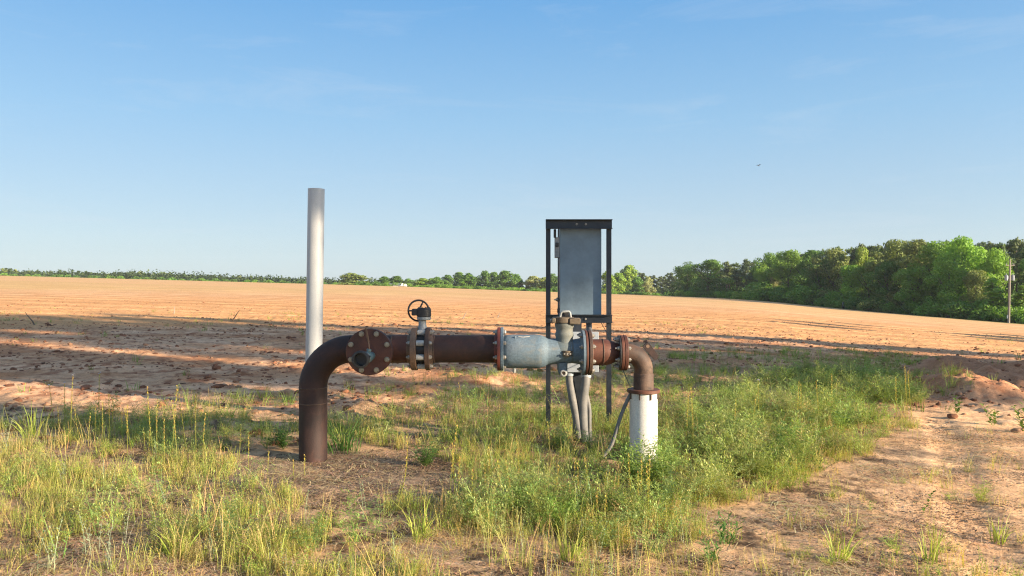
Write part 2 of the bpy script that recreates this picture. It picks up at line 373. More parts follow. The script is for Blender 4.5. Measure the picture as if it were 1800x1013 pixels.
# ------------------------------------------------------------------ the ground: one sheet to the horizon
def inpoly(px, py, poly):
    r = np.zeros(px.shape, bool); n = len(poly); j = n - 1
    for i in range(n):
        xi, yi = poly[i]; xj, yj = poly[j]
        r ^= ((yi > py) != (yj > py)) & (px < (xj - xi) * (py - yi) / (yj - yi + 1e-9) + xi); j = i
    return r
def GP(pts): return [ground_at(u, v)[:2] for u, v in pts]
GREEN = GP([(600, 765), (690, 800), (800, 835), (900, 865), (1180, 905), (1330, 872), (1430, 820), (1540, 765), (1615, 720), (1600, 655), (1500, 640), (1180, 640), (1080, 662), (900, 680), (720, 700), (600, 730)])
def lin(c): return tuple(((q / 255 + .055) / 1.055) ** 2.4 if q > 10 else q / 255 / 12.92 for q in c)
def ground_color(x, y):
    d = np.hypot(x, y)
    sand = np.array([.64, .375, .215]); sand2 = np.array([.56, .29, .15]); red = np.array([.32, .135, .07]); pale = np.array([.72, .455, .28])
    n1 = fbm(x * .9, y * .9, 5, 40, .6)[:, None]; n2 = fbm(x * 4.5, y * 4.5, 5, 50, .62)[:, None]
    c = sand + (pale - sand) * sstep(.45, .65, n1) + (sand2 - sand) * sstep(.52, .30, n1)
    # red subsoil turned up in the near field strip
    tilled = (sstep(6.2, 7.5, y) * (1 - sstep(24, 40, d)))[:, None]
    c = c + (red - c) * tilled * sstep(.53, .66, n2) * .75
    # band of fresh tillage farther out, then smooth planted rows
    band = (sstep(22, 27, d) * (1 - sstep(45, 75, d)))[:, None]
    nb = fbm(x * 1.4, y * 2.0, 4, 60, .65)[:, None]
    c = c * (1 - band) + (np.array([.67, .385, .185]) * (.80 + .5 * nb)) * band
    far = sstep(45, 90, d)[:, None]
    nf = fbm(x * .012, y * .05, 4, 70)[:, None]; nf2 = fbm(x * .15, y * .6, 4, 74)[:, None]
    fc = np.array([.68, .45, .24]) * (.88 + .24 * nf2); olive = np.array([.60, .43, .20])
    fc = fc + (olive - fc) * (sstep(.42, .68, nf) * .65)
    c = c * (1 - far) + fc * far
    # weedy margin: brown litter and dark humus under the plants
    near = (1 - sstep(6.6, 7.8, y - .25 * np.abs(x - 1)))[:, None]
    lit = np.array([.58, .40, .24]); drk = np.array([.15, .10, .065]); n3 = fbm(x * 9, y * 9, 4, 80, .65)[:, None]
    mcol = lit + (drk - lit) * sstep(.48, .66, n3) + (pale - lit) * sstep(.46, .30, n3) * .55
    rd_ = (np.exp(-((x - 6.6) / 1.7) ** 4 - ((y - 10.4) / 1.9) ** 4) + np.exp(-((x - 8.3) / 1.5) ** 4 - ((y - 12.8) / 1.3) ** 4))[:, None]
    c = c + (np.array([.42, .19, .10]) * (.75 + .5 * n2) - c) * np.clip(rd_, 0, 1) * .75
    right = sstep(1.4, 3.2, x - (y - 4.2) * .55)[:, None]; right = right * (1 - sstep(8, 9, y))[:, None]
    bare = np.array([.84, .54, .31]) * (.84 + .3 * n2)
    bare = bare + (drk * 1.5 - bare) * sstep(.62, .76, n3) * .5
    c = c * (1 - near) + mcol * near
    c = c * (1 - right) + bare * right
    g = inpoly(x, y, GREEN).astype(float)[:, None]
    c = c * (1 - .55 * g) + mcol * .85 * .55 * g
    pad = np.exp(-(((x + 1.45) / 1.0) ** 4 + ((y - 5.5) / .52) ** 4))[:, None] * sstep(.3, .45, n1 * .5 + n3 * .5)
    c = c * (1 - .8 * pad) + np.array([.20, .17, .145]) * (.8 + .4 * n3) * .8 * pad
    # grassy verge at the foot of the right-hand wood
    u = CX + F * np.tan(np.clip(np.arctan2(x, y), -.74, .74)); Dc = np.interp(u, _U, _D)
    vg = (sstep(-22, -8, y - Dc) * sstep(1330, 1480, u) * (1 - sstep(.9, 1.2, np.abs(np.arctan2(x, y)))))[:, None]
    c = c * (1 - vg) + np.array([.16, .19, .055]) * (.7 + .6 * nf2) * vg
    back = sstep(0, -6, y)[:, None]
    return np.clip(c * (1 - back) + np.array([.22, .17, .08]) * back, 0, 1)
def ground():
    front = np.arange(-41, 41.01, .13); rest = np.concatenate([np.arange(44, 180, 4), np.arange(-180, -41.5, 4)])
    ang = np.radians(np.unique(np.concatenate([front, rest]))); ang = ang[ang < math.pi - 1e-6]
    rad = np.concatenate([[.05], np.geomspace(.7, 2.8, 30)[:-1], np.geomspace(2.8, 45, 620)[:-1], np.geomspace(45, 420, 260)[:-1], np.geomspace(420, 900, 24)])
    A, Rr = np.meshgrid(ang, rad); x = (Rr * np.sin(A)).ravel(); y = (Rr * np.cos(A)).ravel(); z = terrain(x, y)
    na, nr = len(ang), len(rad); i = np.arange(nr - 1)[:, None] * na; j = np.arange(na)[None, :]; j2 = (j + 1) % na
    q = np.stack([(i + j), (i + j2), (i + na + j2), (i + na + j)], -1).reshape(-1, 4)[:, ::-1]
    m, t, b, out = newmat('field_soil')
    at = t.nodes.new('ShaderNodeAttribute'); at.attribute_name = 'col'
    n1 = noise(t, 55, 6, .7); r1 = ramp(t, [(.3, (.66, .63, .60)), (.5, (1, 1, 1)), (.72, (1.2, 1.2, 1.2))]); t.links.new(n1.outputs[0], r1.inputs[0])
    n2 = noise(t, 7, 6, .7); r2 = ramp(t, [(.33, (.76, .72, .69)), (.6, (1.1, 1.1, 1.1))]); t.links.new(n2.outputs[0], r2.inputs[0])
    tcw = t.nodes.new('ShaderNodeTexCoord'); mpw = t.nodes.new('ShaderNodeMapping'); mpw.inputs['Rotation'].default_value = (0, 0, R(9)); mpw.inputs['Scale'].default_value = (.10, 1.15, 1); t.links.new(tcw.outputs['Object'], mpw.inputs[0])
    n3 = t.nodes.new('ShaderNodeTexNoise'); n3.inputs['Scale'].default_value = 1.0; n3.inputs['Detail'].default_value = 5; n3.inputs['Roughness'].default_value = .65; t.links.new(mpw.outputs[0], n3.inputs['Vector'])
    r3 = ramp(t, [(.36, (.84, .79, .74)), (.62, (1.06, 1.06, 1.06))]); t.links.new(n3.outputs[0], r3.inputs[0])
    wv = t.nodes.new('ShaderNodeTexWave'); wv.bands_direction = 'Y'; wv.inputs['Scale'].default_value = .16; wv.inputs['Distortion'].default_value = 2.2; wv.inputs['Detail'].default_value = 3; wv.inputs['Detail Scale'].default_value = 1.5
    mpr = t.nodes.new('ShaderNodeMapping'); mpr.inputs['Rotation'].default_value = (0, 0, R(7)); t.links.new(tcw.outputs['Object'], mpr.inputs[0]); t.links.new(mpr.outputs[0], wv.inputs['Vector'])
    rw = ramp(t, [(.25, (.87, .84, .80)), (.7, (1.04, 1.04, 1.04))]); t.links.new(wv.outputs[0], rw.inputs[0])
    sx_ = t.nodes.new('ShaderNodeSeparateXYZ'); t.links.new(tcw.outputs['Object'], sx_.inputs[0]); mw = t.nodes.new('ShaderNodeMapRange'); mw.inputs[1].default_value = 18; mw.inputs[2].default_value = 30; t.links.new(sx_.outputs[1], mw.inputs[0])
    col = mixn(t, 1.0, at.outputs['Color'], r1.outputs[0], 'MULTIPLY'); rwm = mixn(t, mw.outputs[0], (1.0, 1.0, 1.0), rw.outputs[0]); col = mixn(t, 1.0, col, rwm, 'MULTIPLY'); col = mixn(t, 1.0, col, r2.outputs[0], 'MULTIPLY'); col = mixn(t, 1.0, col, r3.outputs[0], 'MULTIPLY')
    t.links.new(col, b.inputs['Base Color']); b.inputs['Roughness'].default_value = .95; b.inputs['Specular IOR Level'].default_value = .15
    bp = t.nodes.new('ShaderNodeBump'); bp.inputs['Strength'].default_value = .4; bp.inputs['Distance'].default_value = .008
    t.links.new(n1.outputs[0], bp.inputs['Height']); bp2 = t.nodes.new('ShaderNodeBump'); bp2.inputs['Strength'].default_value = .4; bp2.inputs['Distance'].default_value = .035
    t.links.new(n2.outputs[0], bp2.inputs['Height']); t.links.new(bp.outputs[0], bp2.inputs['Normal']); t.links.new(bp2.outputs[0], b.inputs['Normal'])
    o = mesh_np('ground', np.stack([x, y, z], 1), [q], m, None, ground_color(x, y), smooth=True)
    return tag(o, kind='structure')
ground()

# ------------------------------------------------------------------ the pipework
S = 221.5; YP = F / S                                # photo pixels per metre at the pipe's distance
def X(u, s=S): return (u - CX) / s
def Z(v, s=S): return H - (v - CY) / s
def V3(u, v, y=None):
    y = YP if y is None else y; return Vector(((u - CX) * y / F, y, H - (v - CY) * y / F))
def hexbolt(mb, p, axis, r=.0205, h=.016, shank=.0):
    p = Vector(p); a = Vector(axis).normalized()
    r = r * .86; mb.lathe(p, a, [(-.002, r * 1.12), (.003, r * 1.12)], 16)
    mb.lathe(p, a, [(.003, r), (h * .82, r), (h, r * .84)], 6, ph=random.random())
    if shank: mb.cyl(p + a * h, p + a * (h + shank), r * .45, 10)
AX = Vector((1, 0, 0)); ZA = .887; RP = .1095
pipe = thing('irrigation_pipeline', (X(550), YP, gz(X(550), YP)), 'long rusty and grey flanged pipe running from the bare ground to a white well casing', 'pipeline')
# elbow rising from the ground
xe = X(550.5); rb = .305; pts = [(xe, YP, -.15), (xe, YP, .15), (xe, YP, .42), (xe, YP, ZA - rb)]
for k in range(1, 15):
    w = math.pi / 2 * k / 14; pts.append((xe + rb * (1 - math.cos(w)), YP, ZA - rb + rb * math.sin(w)))
el = MB().tube(pts, RP, 48); elbow = el.build('elbow', M['rust_dark'], pipe)
for z in (.458, ZA - rb):
    MB().torus((xe, YP, z), (0, 0, 1), RP - .001, .0045, 48, 8).build('weld_seam', M['rust_brown'], elbow)
MB().torus((X(600.5, S), YP - .03, Z(627) - .004), (.35, 1, .1), .030, .0055, 24, 8).build('lifting_ring', M['zinc'], pipe)
# straight run up to the valve, with the tee branch towards the camera
xr0 = xe + rb; xt = X(648, F / (YP - .30))
MB().cyl((xr0, YP, ZA), (X(726), YP, ZA), RP, 48).build('run_pipe', M['rust_dark'], pipe)
MB().cyl((X(688), YP, ZA), (X(717), YP, ZA), RP + .0015, 48).build('sunlit_band', M['rust_red'], pipe)  # thin redder skin paints the sunlit stretch of the run pipe
MB().torus((X(690.5), YP, ZA), AX, RP + .001, .006, 48, 8).build('weld_seam', M['rust_tan'], pipe)
tee = MB().lathe((xt, YP, ZA), (0, -1, 0), [(0, RP), (.165, RP), (.185, RP + .012), (.215, RP + .03), (.225, RP + .03)], 48).build('branch', M['rust_dark'], pipe)
YF = YP - .225
bf = MB().lathe((xt, YF, ZA), (0, -1, 0), [(0, .172), (.002, .175), (.026, .175), (.029, .172)], 64).build('branch_flange', M['rust_dark'], pipe)
bl = MB().lathe((xt, YF - .033, ZA), (0, -1, 0), [(0, .172), (.003, .1755), (.026, .1755), (.030, .172), (.0301, .10)], 64).build('blind_flange', M['rust_red'], pipe)
YB = YF - .063
for k in range(8):
    w = math.pi / 8 + k * math.pi / 4; mb = MB(); hexbolt(mb, (xt + .147 * math.cos(w), YB, ZA + .147 * math.sin(w)), (0, -1, 0), .0215, .020)
    mb.build('bolt', M['zinc_yellow'], bl, sharp=20)
    mb = MB(); hexbolt(mb, (xt + .147 * math.cos(w), YF + .002, ZA + .147 * math.sin(w)), (0, 1, 0), .0215, .02, .02); mb.build('nut', M['zinc'], bf, sharp=20)
# ball valve and hose coupling on the blind flange
p0 = Vector((xt + .018, YB, ZA - .028)); p1 = Vector((X(633, 247.5), F / 247.5, H - (632.5 - CY) / 247.5)); dv = (p1 - p0).normalized(); Lv = (p1 - p0).length
bv = MB().lathe(p0, dv, [(-.01, .030), (Lv * .16, .030), (Lv * .17, .037), (Lv * .22, .037), (Lv * .24, .033), (Lv * .30, .041), (Lv * .42, .044), (Lv * .54, .041), (Lv * .56, .036), (Lv * .60, .036)], 32).build('ball_valve', M['teal_nut'], pipe)
MB().lathe(p0, dv, [(Lv * .595, .030), (Lv * .60, .043), (Lv * .70, .043), (Lv * .705, .036), (Lv * .74, .036), (Lv * .745, .044), (Lv * .80, .044), (Lv * .80, .03)], 32).build('threaded_collar', M['cast_grey'], pipe)
MB().lathe(p0, dv, [(Lv * .76, .050), (Lv * .80, .055), (Lv * .92, .055), (Lv * .925, .063), (Lv * .995, .063), (Lv, .060), (Lv, .047), (Lv * .84, .044), (Lv * .838, .0001)], 36, cap=False).build('hose_coupling', M['rubber'], pipe)
_, e1, e2 = basis(dv)
for sgn in (-1, 1):
    q = p0 + dv * Lv * .90 + Vector((.95, 0, .3)).normalized() * (.055 * sgn)
    MB().box(q, (.012, .07, .016), dv.to_track_quat('-Y', 'Z'), .003).build('cam_lever', M['rubber'], pipe)
st = p0 + dv * Lv * .42; hd = Vector((.30, 0, 1)).normalized()
mb = MB().cyl(st + hd * .03, st + hd * .062, .013, 12).lathe(st + hd * .05, hd, [(0, .019), (.013, .019)], 6)
mb.build('valve_stem', M['teal_nut'], bv)
h0 = st + hd * .066; h1 = h0 + Vector((-.006, 0, .050)); h2 = V3(643, 577, h0.y - .02)
mb = MB()
for a, b2 in ((h0, h1), (h1, h1 + (h2 - h1) * .5), (h1 + (h2 - h1) * .5, h2)):
    d = b2 - a; mb.box((a + b2) / 2, (.017, .006, d.length + .006), d.to_track_quat('Z', 'Y'), .0015)
mb.build('valve_handle', M['rust_tan'], bv)

# flange helper: one steel ring per call, with its ring of bolts or nuts as children
def flange(x0, th, r, mat, z=ZA, name='pipe_flange', n=8, side=0, boltr=None, bm='zinc', br=.0195, par=None, ph=None, hub=None, shank=.012, missing=()):
    x1 = x0 + th; mb = MB().lathe((x0, YP, z), AX, [(0, r - .003), (.003, r), (th - .003, r), (th, r - .003)], 56)
    f = mb.build(name, mat, par or pipe)
    if hub: MB().lathe((hub[0], YP, z), AX, [(0, hub[1]), (hub[2], hub[3])], 48).build('flange_hub', mat, f)
    if side:
        boltr = boltr or r * .84
        for k in range(n):
            if k in missing: continue
            w = (math.pi / n if ph is None else ph) + k * 2 * math.pi / n
            mb = MB(); hexbolt(mb, (x0 if side < 0 else x1, YP + boltr * math.cos(w), z + boltr * math.sin(w)), (side, 0, 0), br, .018, shank)
            mb.build('bolt', M[bm], f, sharp=20)
    return f
# wafer valve between two flanges
flange(X(724.5), .046, .170, M['rust_tan'], side=-1, hub=(X(717), RP, .036, .13))
flange(X(749.5), .036, .170, M['rust_brown'], side=1, hub=(X(756.5), .132, .032, RP), shank=.006)
wv = MB().lathe((X(734.8), YP, ZA), AX, [(0, .128), (.066, .128)], 48).build('valve_body', M['black_iron'], pipe)
for k in range(8):
    w = math.pi / 8 + k * math.pi / 4
    MB().cyl((X(735.2), YP + .143 * math.cos(w), ZA + .143 * math.sin(w)), (X(749.2), YP + .143 * math.cos(w), ZA + .143 * math.sin(w)), .023, 20, ch=.003).build('bolt_lug', M['lug_white'], wv)
xc = X(742.5)
MB().lathe((xc, YP, ZA + .10), (0, 0, 1), [(0, .045), (.055, .042), (.09, .031), (.135, .029), (.150, .036), (.158, .036)], 28).build('valve_neck', M['cast_grey'], wv)
xg = X(745.2)
gb = MB().lathe((xg, YP, Z(563)), (0, 0, 1), [(0, .045), (.006, .056), (.026, .056)], 32).build('gearbox_base', M['cast_grey'], pipe)
gbx = MB().lathe((xg, YP, Z(556.8)), (0, 0, 1), [(0, .052), (.003, .057), (.055, .057), (.060, .053), (.066, .053), (.070, .049)], 32).box((X(731), YP + .005, Z(549)), (.062, .075, .052), None, .006)
gbx = gbx.build('gearbox', M['black_iron'], pipe)
for k in range(6):
    w = k * math.pi / 3 + .3; mb = MB(); hexbolt(mb, (xg + .042 * math.cos(w), YP + .042 * math.sin(w), Z(556.8) + .068), (0, 0, 1), .007, .007); mb.build('bolt', M['black_iron'], gbx)
wc = Vector((X(735.8) * 1.016, YP + .095, H - (546.2 - CY) / S * 1.016)); ax = Vector((.30, -1, .06)).normalized()
hw = MB().torus(wc, ax, .083, .0075, 48, 12); _, e1, e2 = basis(ax)
for k in range(3):
    w = R(62 + 120 * k); dd = Vector((math.cos(w), 0, math.sin(w))); dd = (dd - ax * dd.dot(ax)).normalized(); hw.tube([wc, wc + dd * .045 + ax * .006, wc + dd * .082], [.009, .0075, .006], 10)
hw.lathe(wc, ax, [(-.02, .012), (-.012, .017), (.012, .017), (.016, .012)], 20); hw.cyl(wc - ax * -.01, wc + ax * .07, .009, 12)
hw.build('handwheel', M['black_iron'], pipe)
# spool
MB().cyl((X(757), YP, ZA), (X(875), YP, ZA), RP, 48).build('spool_pipe', M['rust_dark'], pipe)
MB().torus((X(764), YP, ZA), AX, RP, .005, 48, 8).build('weld_seam', M['rust_brown'], pipe)
flange(X(874.3), .024, .172, M['maroon'], side=-1, n=8, shank=.014, hub=(X(869), RP + .002, .024, .118))
flange(X(879.9), .024, .172, M['pump_grey'], side=1, n=8, shank=.006)
# swollen grey check valve body, eccentric below the pipe axis
zb = Z(618); bx0 = X(884.5)
prof = [(0, .112), (.012, .124), (.035, .131), (.07, .134), (X(944) - bx0, .134), (X(949) - bx0, .1315), (X(954) - bx0, .125), (X(958) - bx0, .116), (X(961.5) - bx0, .106), (X(964) - bx0, .1025), (X(974) - bx0, .100), (X(990) - bx0, .098), (X(1004) - bx0, .094)]
body = MB().lathe((bx0, YP, zb), AX, prof, 56).build('check_valve_body', M['pump_grey'], pipe)
MB().cyl((X(904), YP - .03, zb - .128), (X(904), YP - .03, zb - .165), .016, 14, .010).build('drain_plug', M['cast_grey'], body)
MB().tube([(X(911), YP - .06, zb + .122), (X(919), YP - .07, zb + .1175), (X(931), YP - .06, zb + .1225)], .004, 8).build('paint_mark', M['lug_white'], body)
MB().box((X(905.5), YP - .075, zb + .112), (.012, .012, .03), None, .003).build('cast_rib', M['pump_grey'], body)
# globe behind the riser, then the outlet neck
gl = MB().lathe((X(975), YP, Z(617)), AX, [(.0, .090), (.02, .096), (X(990) - X(975), .101), (X(1000) - X(975), .097), (X(1006.5) - X(975), .086), (X(1008.5) - X(975), .07)], 48).build('pump_bowl', M['pump_grey_worn'], pipe)
MB().lathe((X(1003), YP + .012, Z(618)), AX, [(0, .092), (X(1012) - X(1003), .098), (X(1019) - X(1003), .104), (X(1023) - X(1003), .13)], 48).build('outlet_neck', M['pump_grey'], pipe)
# riser with its ribs, collar and lifting eye
xr = X(992); zt = Z(570)
rs = MB().lathe((xr, YP - .005, Z(612)), (0, 0, 1), [(0, .085), (Z(601) - Z(612), .0685), (Z(594) - Z(612), .067), (Z(590) - Z(612), .073), (Z(585.5) - Z(612), .073), (Z(583.5) - Z(612), .0665), (Z(577) - Z(612), .0665), (Z(574.5) - Z(612), .074), (Z(568.5) - Z(612), .0755), (Z(568) - Z(612), .060)], 44).build('riser', M['pump_grey_worn'], pipe)
cl = MB().lathe((X(990), YP, Z(567.5)), (0, 0, 1), [(0, .078), (.004, .084), (.042, .086), (.046, .080), (.050, .04)], 40).box((X(1009), YP - .05, Z(564)), (.088, .075, .050), None, .006).box((X(972.5), YP - .05, Z(563)), (.03, .05, .040), None, .005)
cl = cl.build('riser_collar', M['bronze'], rs)
MB().cyl((X(969.5), YP - .05, Z(563)), (X(966.5), YP - .05, Z(563)), .011, 6).build('bolt', M['zinc'], rs)
lo = [(X(983.5), YP - .06, Z(557.5)), (X(985.5), YP - .06, Z(549.5)), (X(988), YP - .06, Z(547.3)), (X(999), YP - .06, Z(547.3)), (X(1001), YP - .06, Z(549.5)), (X(1002), YP - .06, Z(557.5))]
MB().tube(lo, .0095, 10).build('lifting_eye', M['cast_grey'], rs)
MB().prism([(X(986.5), YP, Z(557)), (X(987.8), YP, Z(549)), (X(999), YP, Z(549)), (X(1000), YP, Z(557))], (0, -.03, 0), (0, .02, 0)).build('eye_web', M['black_iron'], rs)
# threaded plug on the belly and the little outlet underneath
MB().lathe((X(995.5), YP - .077, Z(624.5)), (0, 0, 1), [(0, .036), (.003, .041), (.028, .041), (.031, .045), (.042, .045), (.044, .040)], 32).build('threaded_plug', M['bronze'], gl)
for k in range(3): MB().cyl((X(990.5 + 5 * k), YP - .117, Z(620)), (X(990.5 + 5 * k), YP - .125, Z(620)), .007, 10).build('screw', M['zinc'], gl)
bo = MB().lathe((X(988), YP - .02, Z(637)), (0, 0, -1), [(0, .045), (.02, .041), (.055, .040), (.065, .034), (.085, .03), (.095, .018)], 28).build('drain_boss', M['pump_grey'], pipe)
od = Vector((-.15, -1, -.1)).normalized(); oc = Vector((X(990.5), YP - .05, Z(654)))
MB().cyl(oc + Vector((0, .04, 0)), oc, .022, 20).build('drain_elbow', M['cast_grey'], bo)
MB().lathe(oc, od, [(0, .028), (.022, .028), (.024, .025), (.024, .015), (.006, .013)], 24, cap=False).build('drain_ring', M['lug_white'], bo)
MB().lathe(oc, od, [(.004, .0145), (.012, .0145)], 16).build('drain_core', M['rust_tan'], bo)
# big flange pair on the right of the pump
zf = Z(620)
flange(X(1022.2), .022, .177, M['pump_grey'], z=zf, side=-1, n=8, shank=.012)
flange(X(1027.2), .018, .178, M['rust_red'], z=zf, name='backing_flange')
MB().lathe((X(1031.3), YP, zf), AX, [(0, .158), (.008, .158)], 48).build('gasket', M['rubber'], pipe)
flange(X(1033), .026, .178, M['rust_brown'], z=zf, side=1, n=8, shank=.008, bm='zinc')
# reducer, with its weld
zr = Z(619.5); xq = X(1038.5)
rd = MB().lathe((xq, YP, zr), AX, [(0, .116), (.012, .104), (X(1059) - xq, .104), (X(1066) - xq, .102), (X(1074) - xq, .092), (X(1082) - xq, .076), (X(1086) - xq, .074)], 52).build('reducer', M['rust_red'], pipe)
MB().torus((X(1059), YP, zr), AX, .1035, .005, 48, 8).build('weld_seam', M['rust_brown'], rd)
# small flange pair
zs = Z(620.5)
flange(X(1086), .014, .1395, M['black_iron'], z=zs, side=-1, n=8, boltr=.115, br=.019, name='slip_flange', shank=.016)
flange(X(1089.5), .023, .140, M['rust_red'], z=zs, name='pipe_flange')
flange(X(1095.2), .026, .140, M['rust_red'], z=zs, side=1, n=8, boltr=.115, br=.018, shank=.006)
# elbow down into the well
xw = X(1131.2); xs = X(1101); rw = .135; zw = zs
pts = [(xs, YP, zw)]
xb = xw - rw; pts.append((xb, YP, zw))
for k in range(1, 13):
    w = math.pi / 2 * k / 12; pts.append((xb + rw * math.sin(w), YP, zw - rw * (1 - math.cos(w))))
pts.append((xw, YP, Z(664)))
we = MB().tube(pts, .0735, 40).build('well_elbow', M['rust_brown'], pipe)
lg = [(u + 5, v - 5) for u, v in ((1124, 614), (1130.5, 608.2), (1135.5, 608.2), (1152, 630), (1150.5, 635.5), (1145.5, 638.5))]
MB().prism([V3(u, v) for u, v in lg], (0, -.014, 0), (0, .014, 0)).build('lifting_lug', M['rust_dark'], we)
MB().cyl(V3(1138.2, 608.8) + Vector((0, -.016, 0)), V3(1138.2, 608.8) + Vector((0, .016, 0)), .014, 20).build('lug_hole', M['rust_tan'], we)
MB().lathe((xw, YP, Z(684)), (0, 0, 1), [(0, .079), (Z(657.5) - Z(684), .079), (Z(656) - Z(684), .075)], 40).build('well_collar', M['rust_brown'], pipe)
cf = MB().lathe((xw, YP, Z(690)), (0, 0, 1), [(0, .125), (.003, .129), (.024, .129), (.027, .126)], 56).build('well_flange', M['rust_red'], pipe)
for k in range(8):
    w = .35 + k * math.pi / 4
    MB().box((xw + .1145 * math.cos(w), YP + .1145 * math.sin(w), Z(690) - .024), (.008, .010, .046), Vector((math.cos(w), math.sin(w), 0)).to_track_quat('Y', 'Z')).build('gusset', M['rust_brown'], cf)
MB().lathe((xw, YP, -.12), (0, 0, 1), [(0, .110), (Z(690.2) + .12, .110)], 48).build('well_casing', M['casing_white'], pipe)

# loose grey hose beside the casing, and the thin cable
def curve(pts, n=24):
    P = [Vector(p) for p in pts]; out = []
    for i in range(len(P) - 1):
        a = P[max(i - 1, 0)]; b = P[i]; c = P[i + 1]; d = P[min(i + 2, len(P) - 1)]
        for k in range(n // (len(P) - 1) + 1):
            t = k / (n // (len(P) - 1) + 1); out.append(.5 * ((2 * b) + (c - a) * t + (2 * a - 5 * b + 4 * c - d) * t * t + (3 * b - a - 3 * c + d) * t ** 3))
    return out + [P[-1]]
hose = [V3(1108, 694), V3(1101, 708), V3(1090, 735), V3(1082, 762), V3(1073, 786), V3(1060, 802)]
t_ = tag(MB().tube(curve(hose), .0145, 14).build('hose', M['conduit_grey']), 'thin grey flexible hose curving down to the grass left of the white well casing', 'hose')
cab = [V3(1057, 568, 7.2), V3(1070, 592, 6.8), V3(1086, 628, 6.2), V3(1100, 662, YP + .05), V3(1108, 680, YP - .09)]
tag(MB().tube(curve(cab), .0032, 8).build('cable', M['rubber']), 'thin black cable slanting from the steel frame down to the well flange', 'cable')

# ------------------------------------------------------------------ steel frame, cabinet, junction box, conduits
YR = 7.3; SR = F / YR
def W(u, v, y=YR): return V3(u, v, y)
fr = thing('steel_frame', (W(1017, 745).x, YR, gz(W(1017, 745).x, YR)), 'tall black steel frame of two posts and crossbeams standing in the grass behind the pump', 'frame')
xl, xr2 = W(963.7, 0).x, W(1070.7, 0).x; ztop = W(0, 387).z
for x in (xl, xr2):
    # angle-iron post: a face and a leg
    MB().box((x, YR, (ztop - .2) / 2), (.046, .006, ztop + .2)).box((x + (.020 if x == xl else -.020), YR + .024, (ztop - .2) / 2), (.006, .042, ztop + .2)).build('post', M['frame_black'], fr, smooth=False)
for v0, v1 in ((386.5, 403), (553, 567.5)):
    za, zb2 = W(0, v0).z, W(0, v1).z; xm = (xl + xr2) / 2; w = xr2 - xl + .052
    MB().box((xm, YR - .012, (za + zb2) / 2), (w, .008, za - zb2)).box((xm, YR - .034, za - .004), (w, .050, .008)).box((xm, YR - .034, zb2 + .004), (w, .050, .008)).build('crossbeam', M['frame_black'], fr, smooth=False)
for u, v in ((1013.5, 394.5), (1029.5, 394.5), (1029, 561)):
    mb = MB(); p = W(u, v); hexbolt(mb, (p.x, YR - .017, p.z), (0, -1, 0), .012, .012); mb.build('bolt', M['zinc'], fr)
x0, x1 = W(984, 0, YR + .06).x, W(1057.3, 0, YR + .06).x; z0, z1 = W(0, 557, YR + .06).z, W(0, 401, YR + .06).z
cb = thing('electrical_cabinet', ((x0 + x1) / 2, YR + .16, z0), 'tall flat grey metal electrical cabinet hung between the beams of the black frame', 'cabinet')
MB().box(((x0 + x1) / 2, YR + .165, (z0 + z1) / 2), (x1 - x0, .20, z1 - z0), None, .004).build('housing', M['cabinet_grey'], cb, smooth=False)
MB().box(((x0 + x1) / 2 - .004, YR + .285, (z0 + z1) / 2), (x1 - x0 + .006, .03, z1 - z0 + .006), None, .004).build('door', M['cabinet_grey'], cb, smooth=False)
MB().box((x0 - .010, YR + .09, (z0 + z1) / 2), (.010, .03, z1 - z0 - .01)).build('hinge_strip', M['frame_black'], cb, smooth=False)
pd = W(979.3, 435.5, YR + .1)
ds = MB().box((pd.x, YR + .11, pd.z), (.048, .085, .205), None, .004).build('switch_box', M['cast_grey'], cb, smooth=False)
MB().box((W(976, 0).x, YR + .055, W(0, 410).z), (.026, .02, .085), None, .004).build('switch_lever', M['rubber'], ds)
MB().box((W(980, 0).x, YR + .055, W(0, 430).z), (.032, .022, .042), None, .004).build('switch_handle', M['rubber'], ds)
pl = W(979, 527, YR + .1)
MB().cyl((pl.x - .012, YR + .1, pl.z), (pl.x + .025, YR + .1, pl.z), .014, 14).cyl((pl.x - .03, YR + .1, pl.z - .001), (pl.x - .008, YR + .1, pl.z - .001), .007, 10).cyl((pl.x + .004, YR + .1, pl.z - .02), (pl.x + .004, YR + .1, pl.z + .022), .007, 10).build('latch', M['zinc'], cb)
MB().box((x0 - .013, YR + .10, W(0, 547).z), (.02, .03, .045), None, .003).build('hinge', M['frame_black'], cb)
YJ = 6.45
jx0, jx1 = W(998, 0, YJ).x, W(1051, 0, YJ).x; jz0, jz1 = W(0, 654.5, YJ).z, W(0, 585, YJ).z
jb = thing('junction_box', ((jx0 + jx1) / 2, YJ, jz0), 'pale grey junction box mostly hidden behind the pump flange, above the conduits', 'junction box')
MB().box(((jx0 + jx1) / 2, YJ + .07, (jz0 + jz1) / 2), (jx1 - jx0, .14, jz1 - jz0), None, .006).build('box', M['box_grey'], jb, smooth=False)
MB().box(((jx0 + jx1) / 2, YJ - .006, (jz0 + jz1) / 2 + .004), (jx1 - jx0 + .012, .010, jz1 - jz0 + .008), None, .003).build('cover', M['box_grey'], jb, smooth=False)
mb = MB().box((W(1018, 0, YJ).x, YJ + .19, (W(0, 566, YJ).z - .2) / 2), (.075, .05, W(0, 566, YJ).z + .2)).box((W(1012.5, 0, YJ).x, YJ + .13, (W(0, 566, YJ).z + .62) / 2), (.03, .05, W(0, 566, YJ).z - .62))
tag(mb.build('support_channel', M['frame_black'], smooth=False), 'dark upright steel channel carrying the junction box behind the riser', 'support')
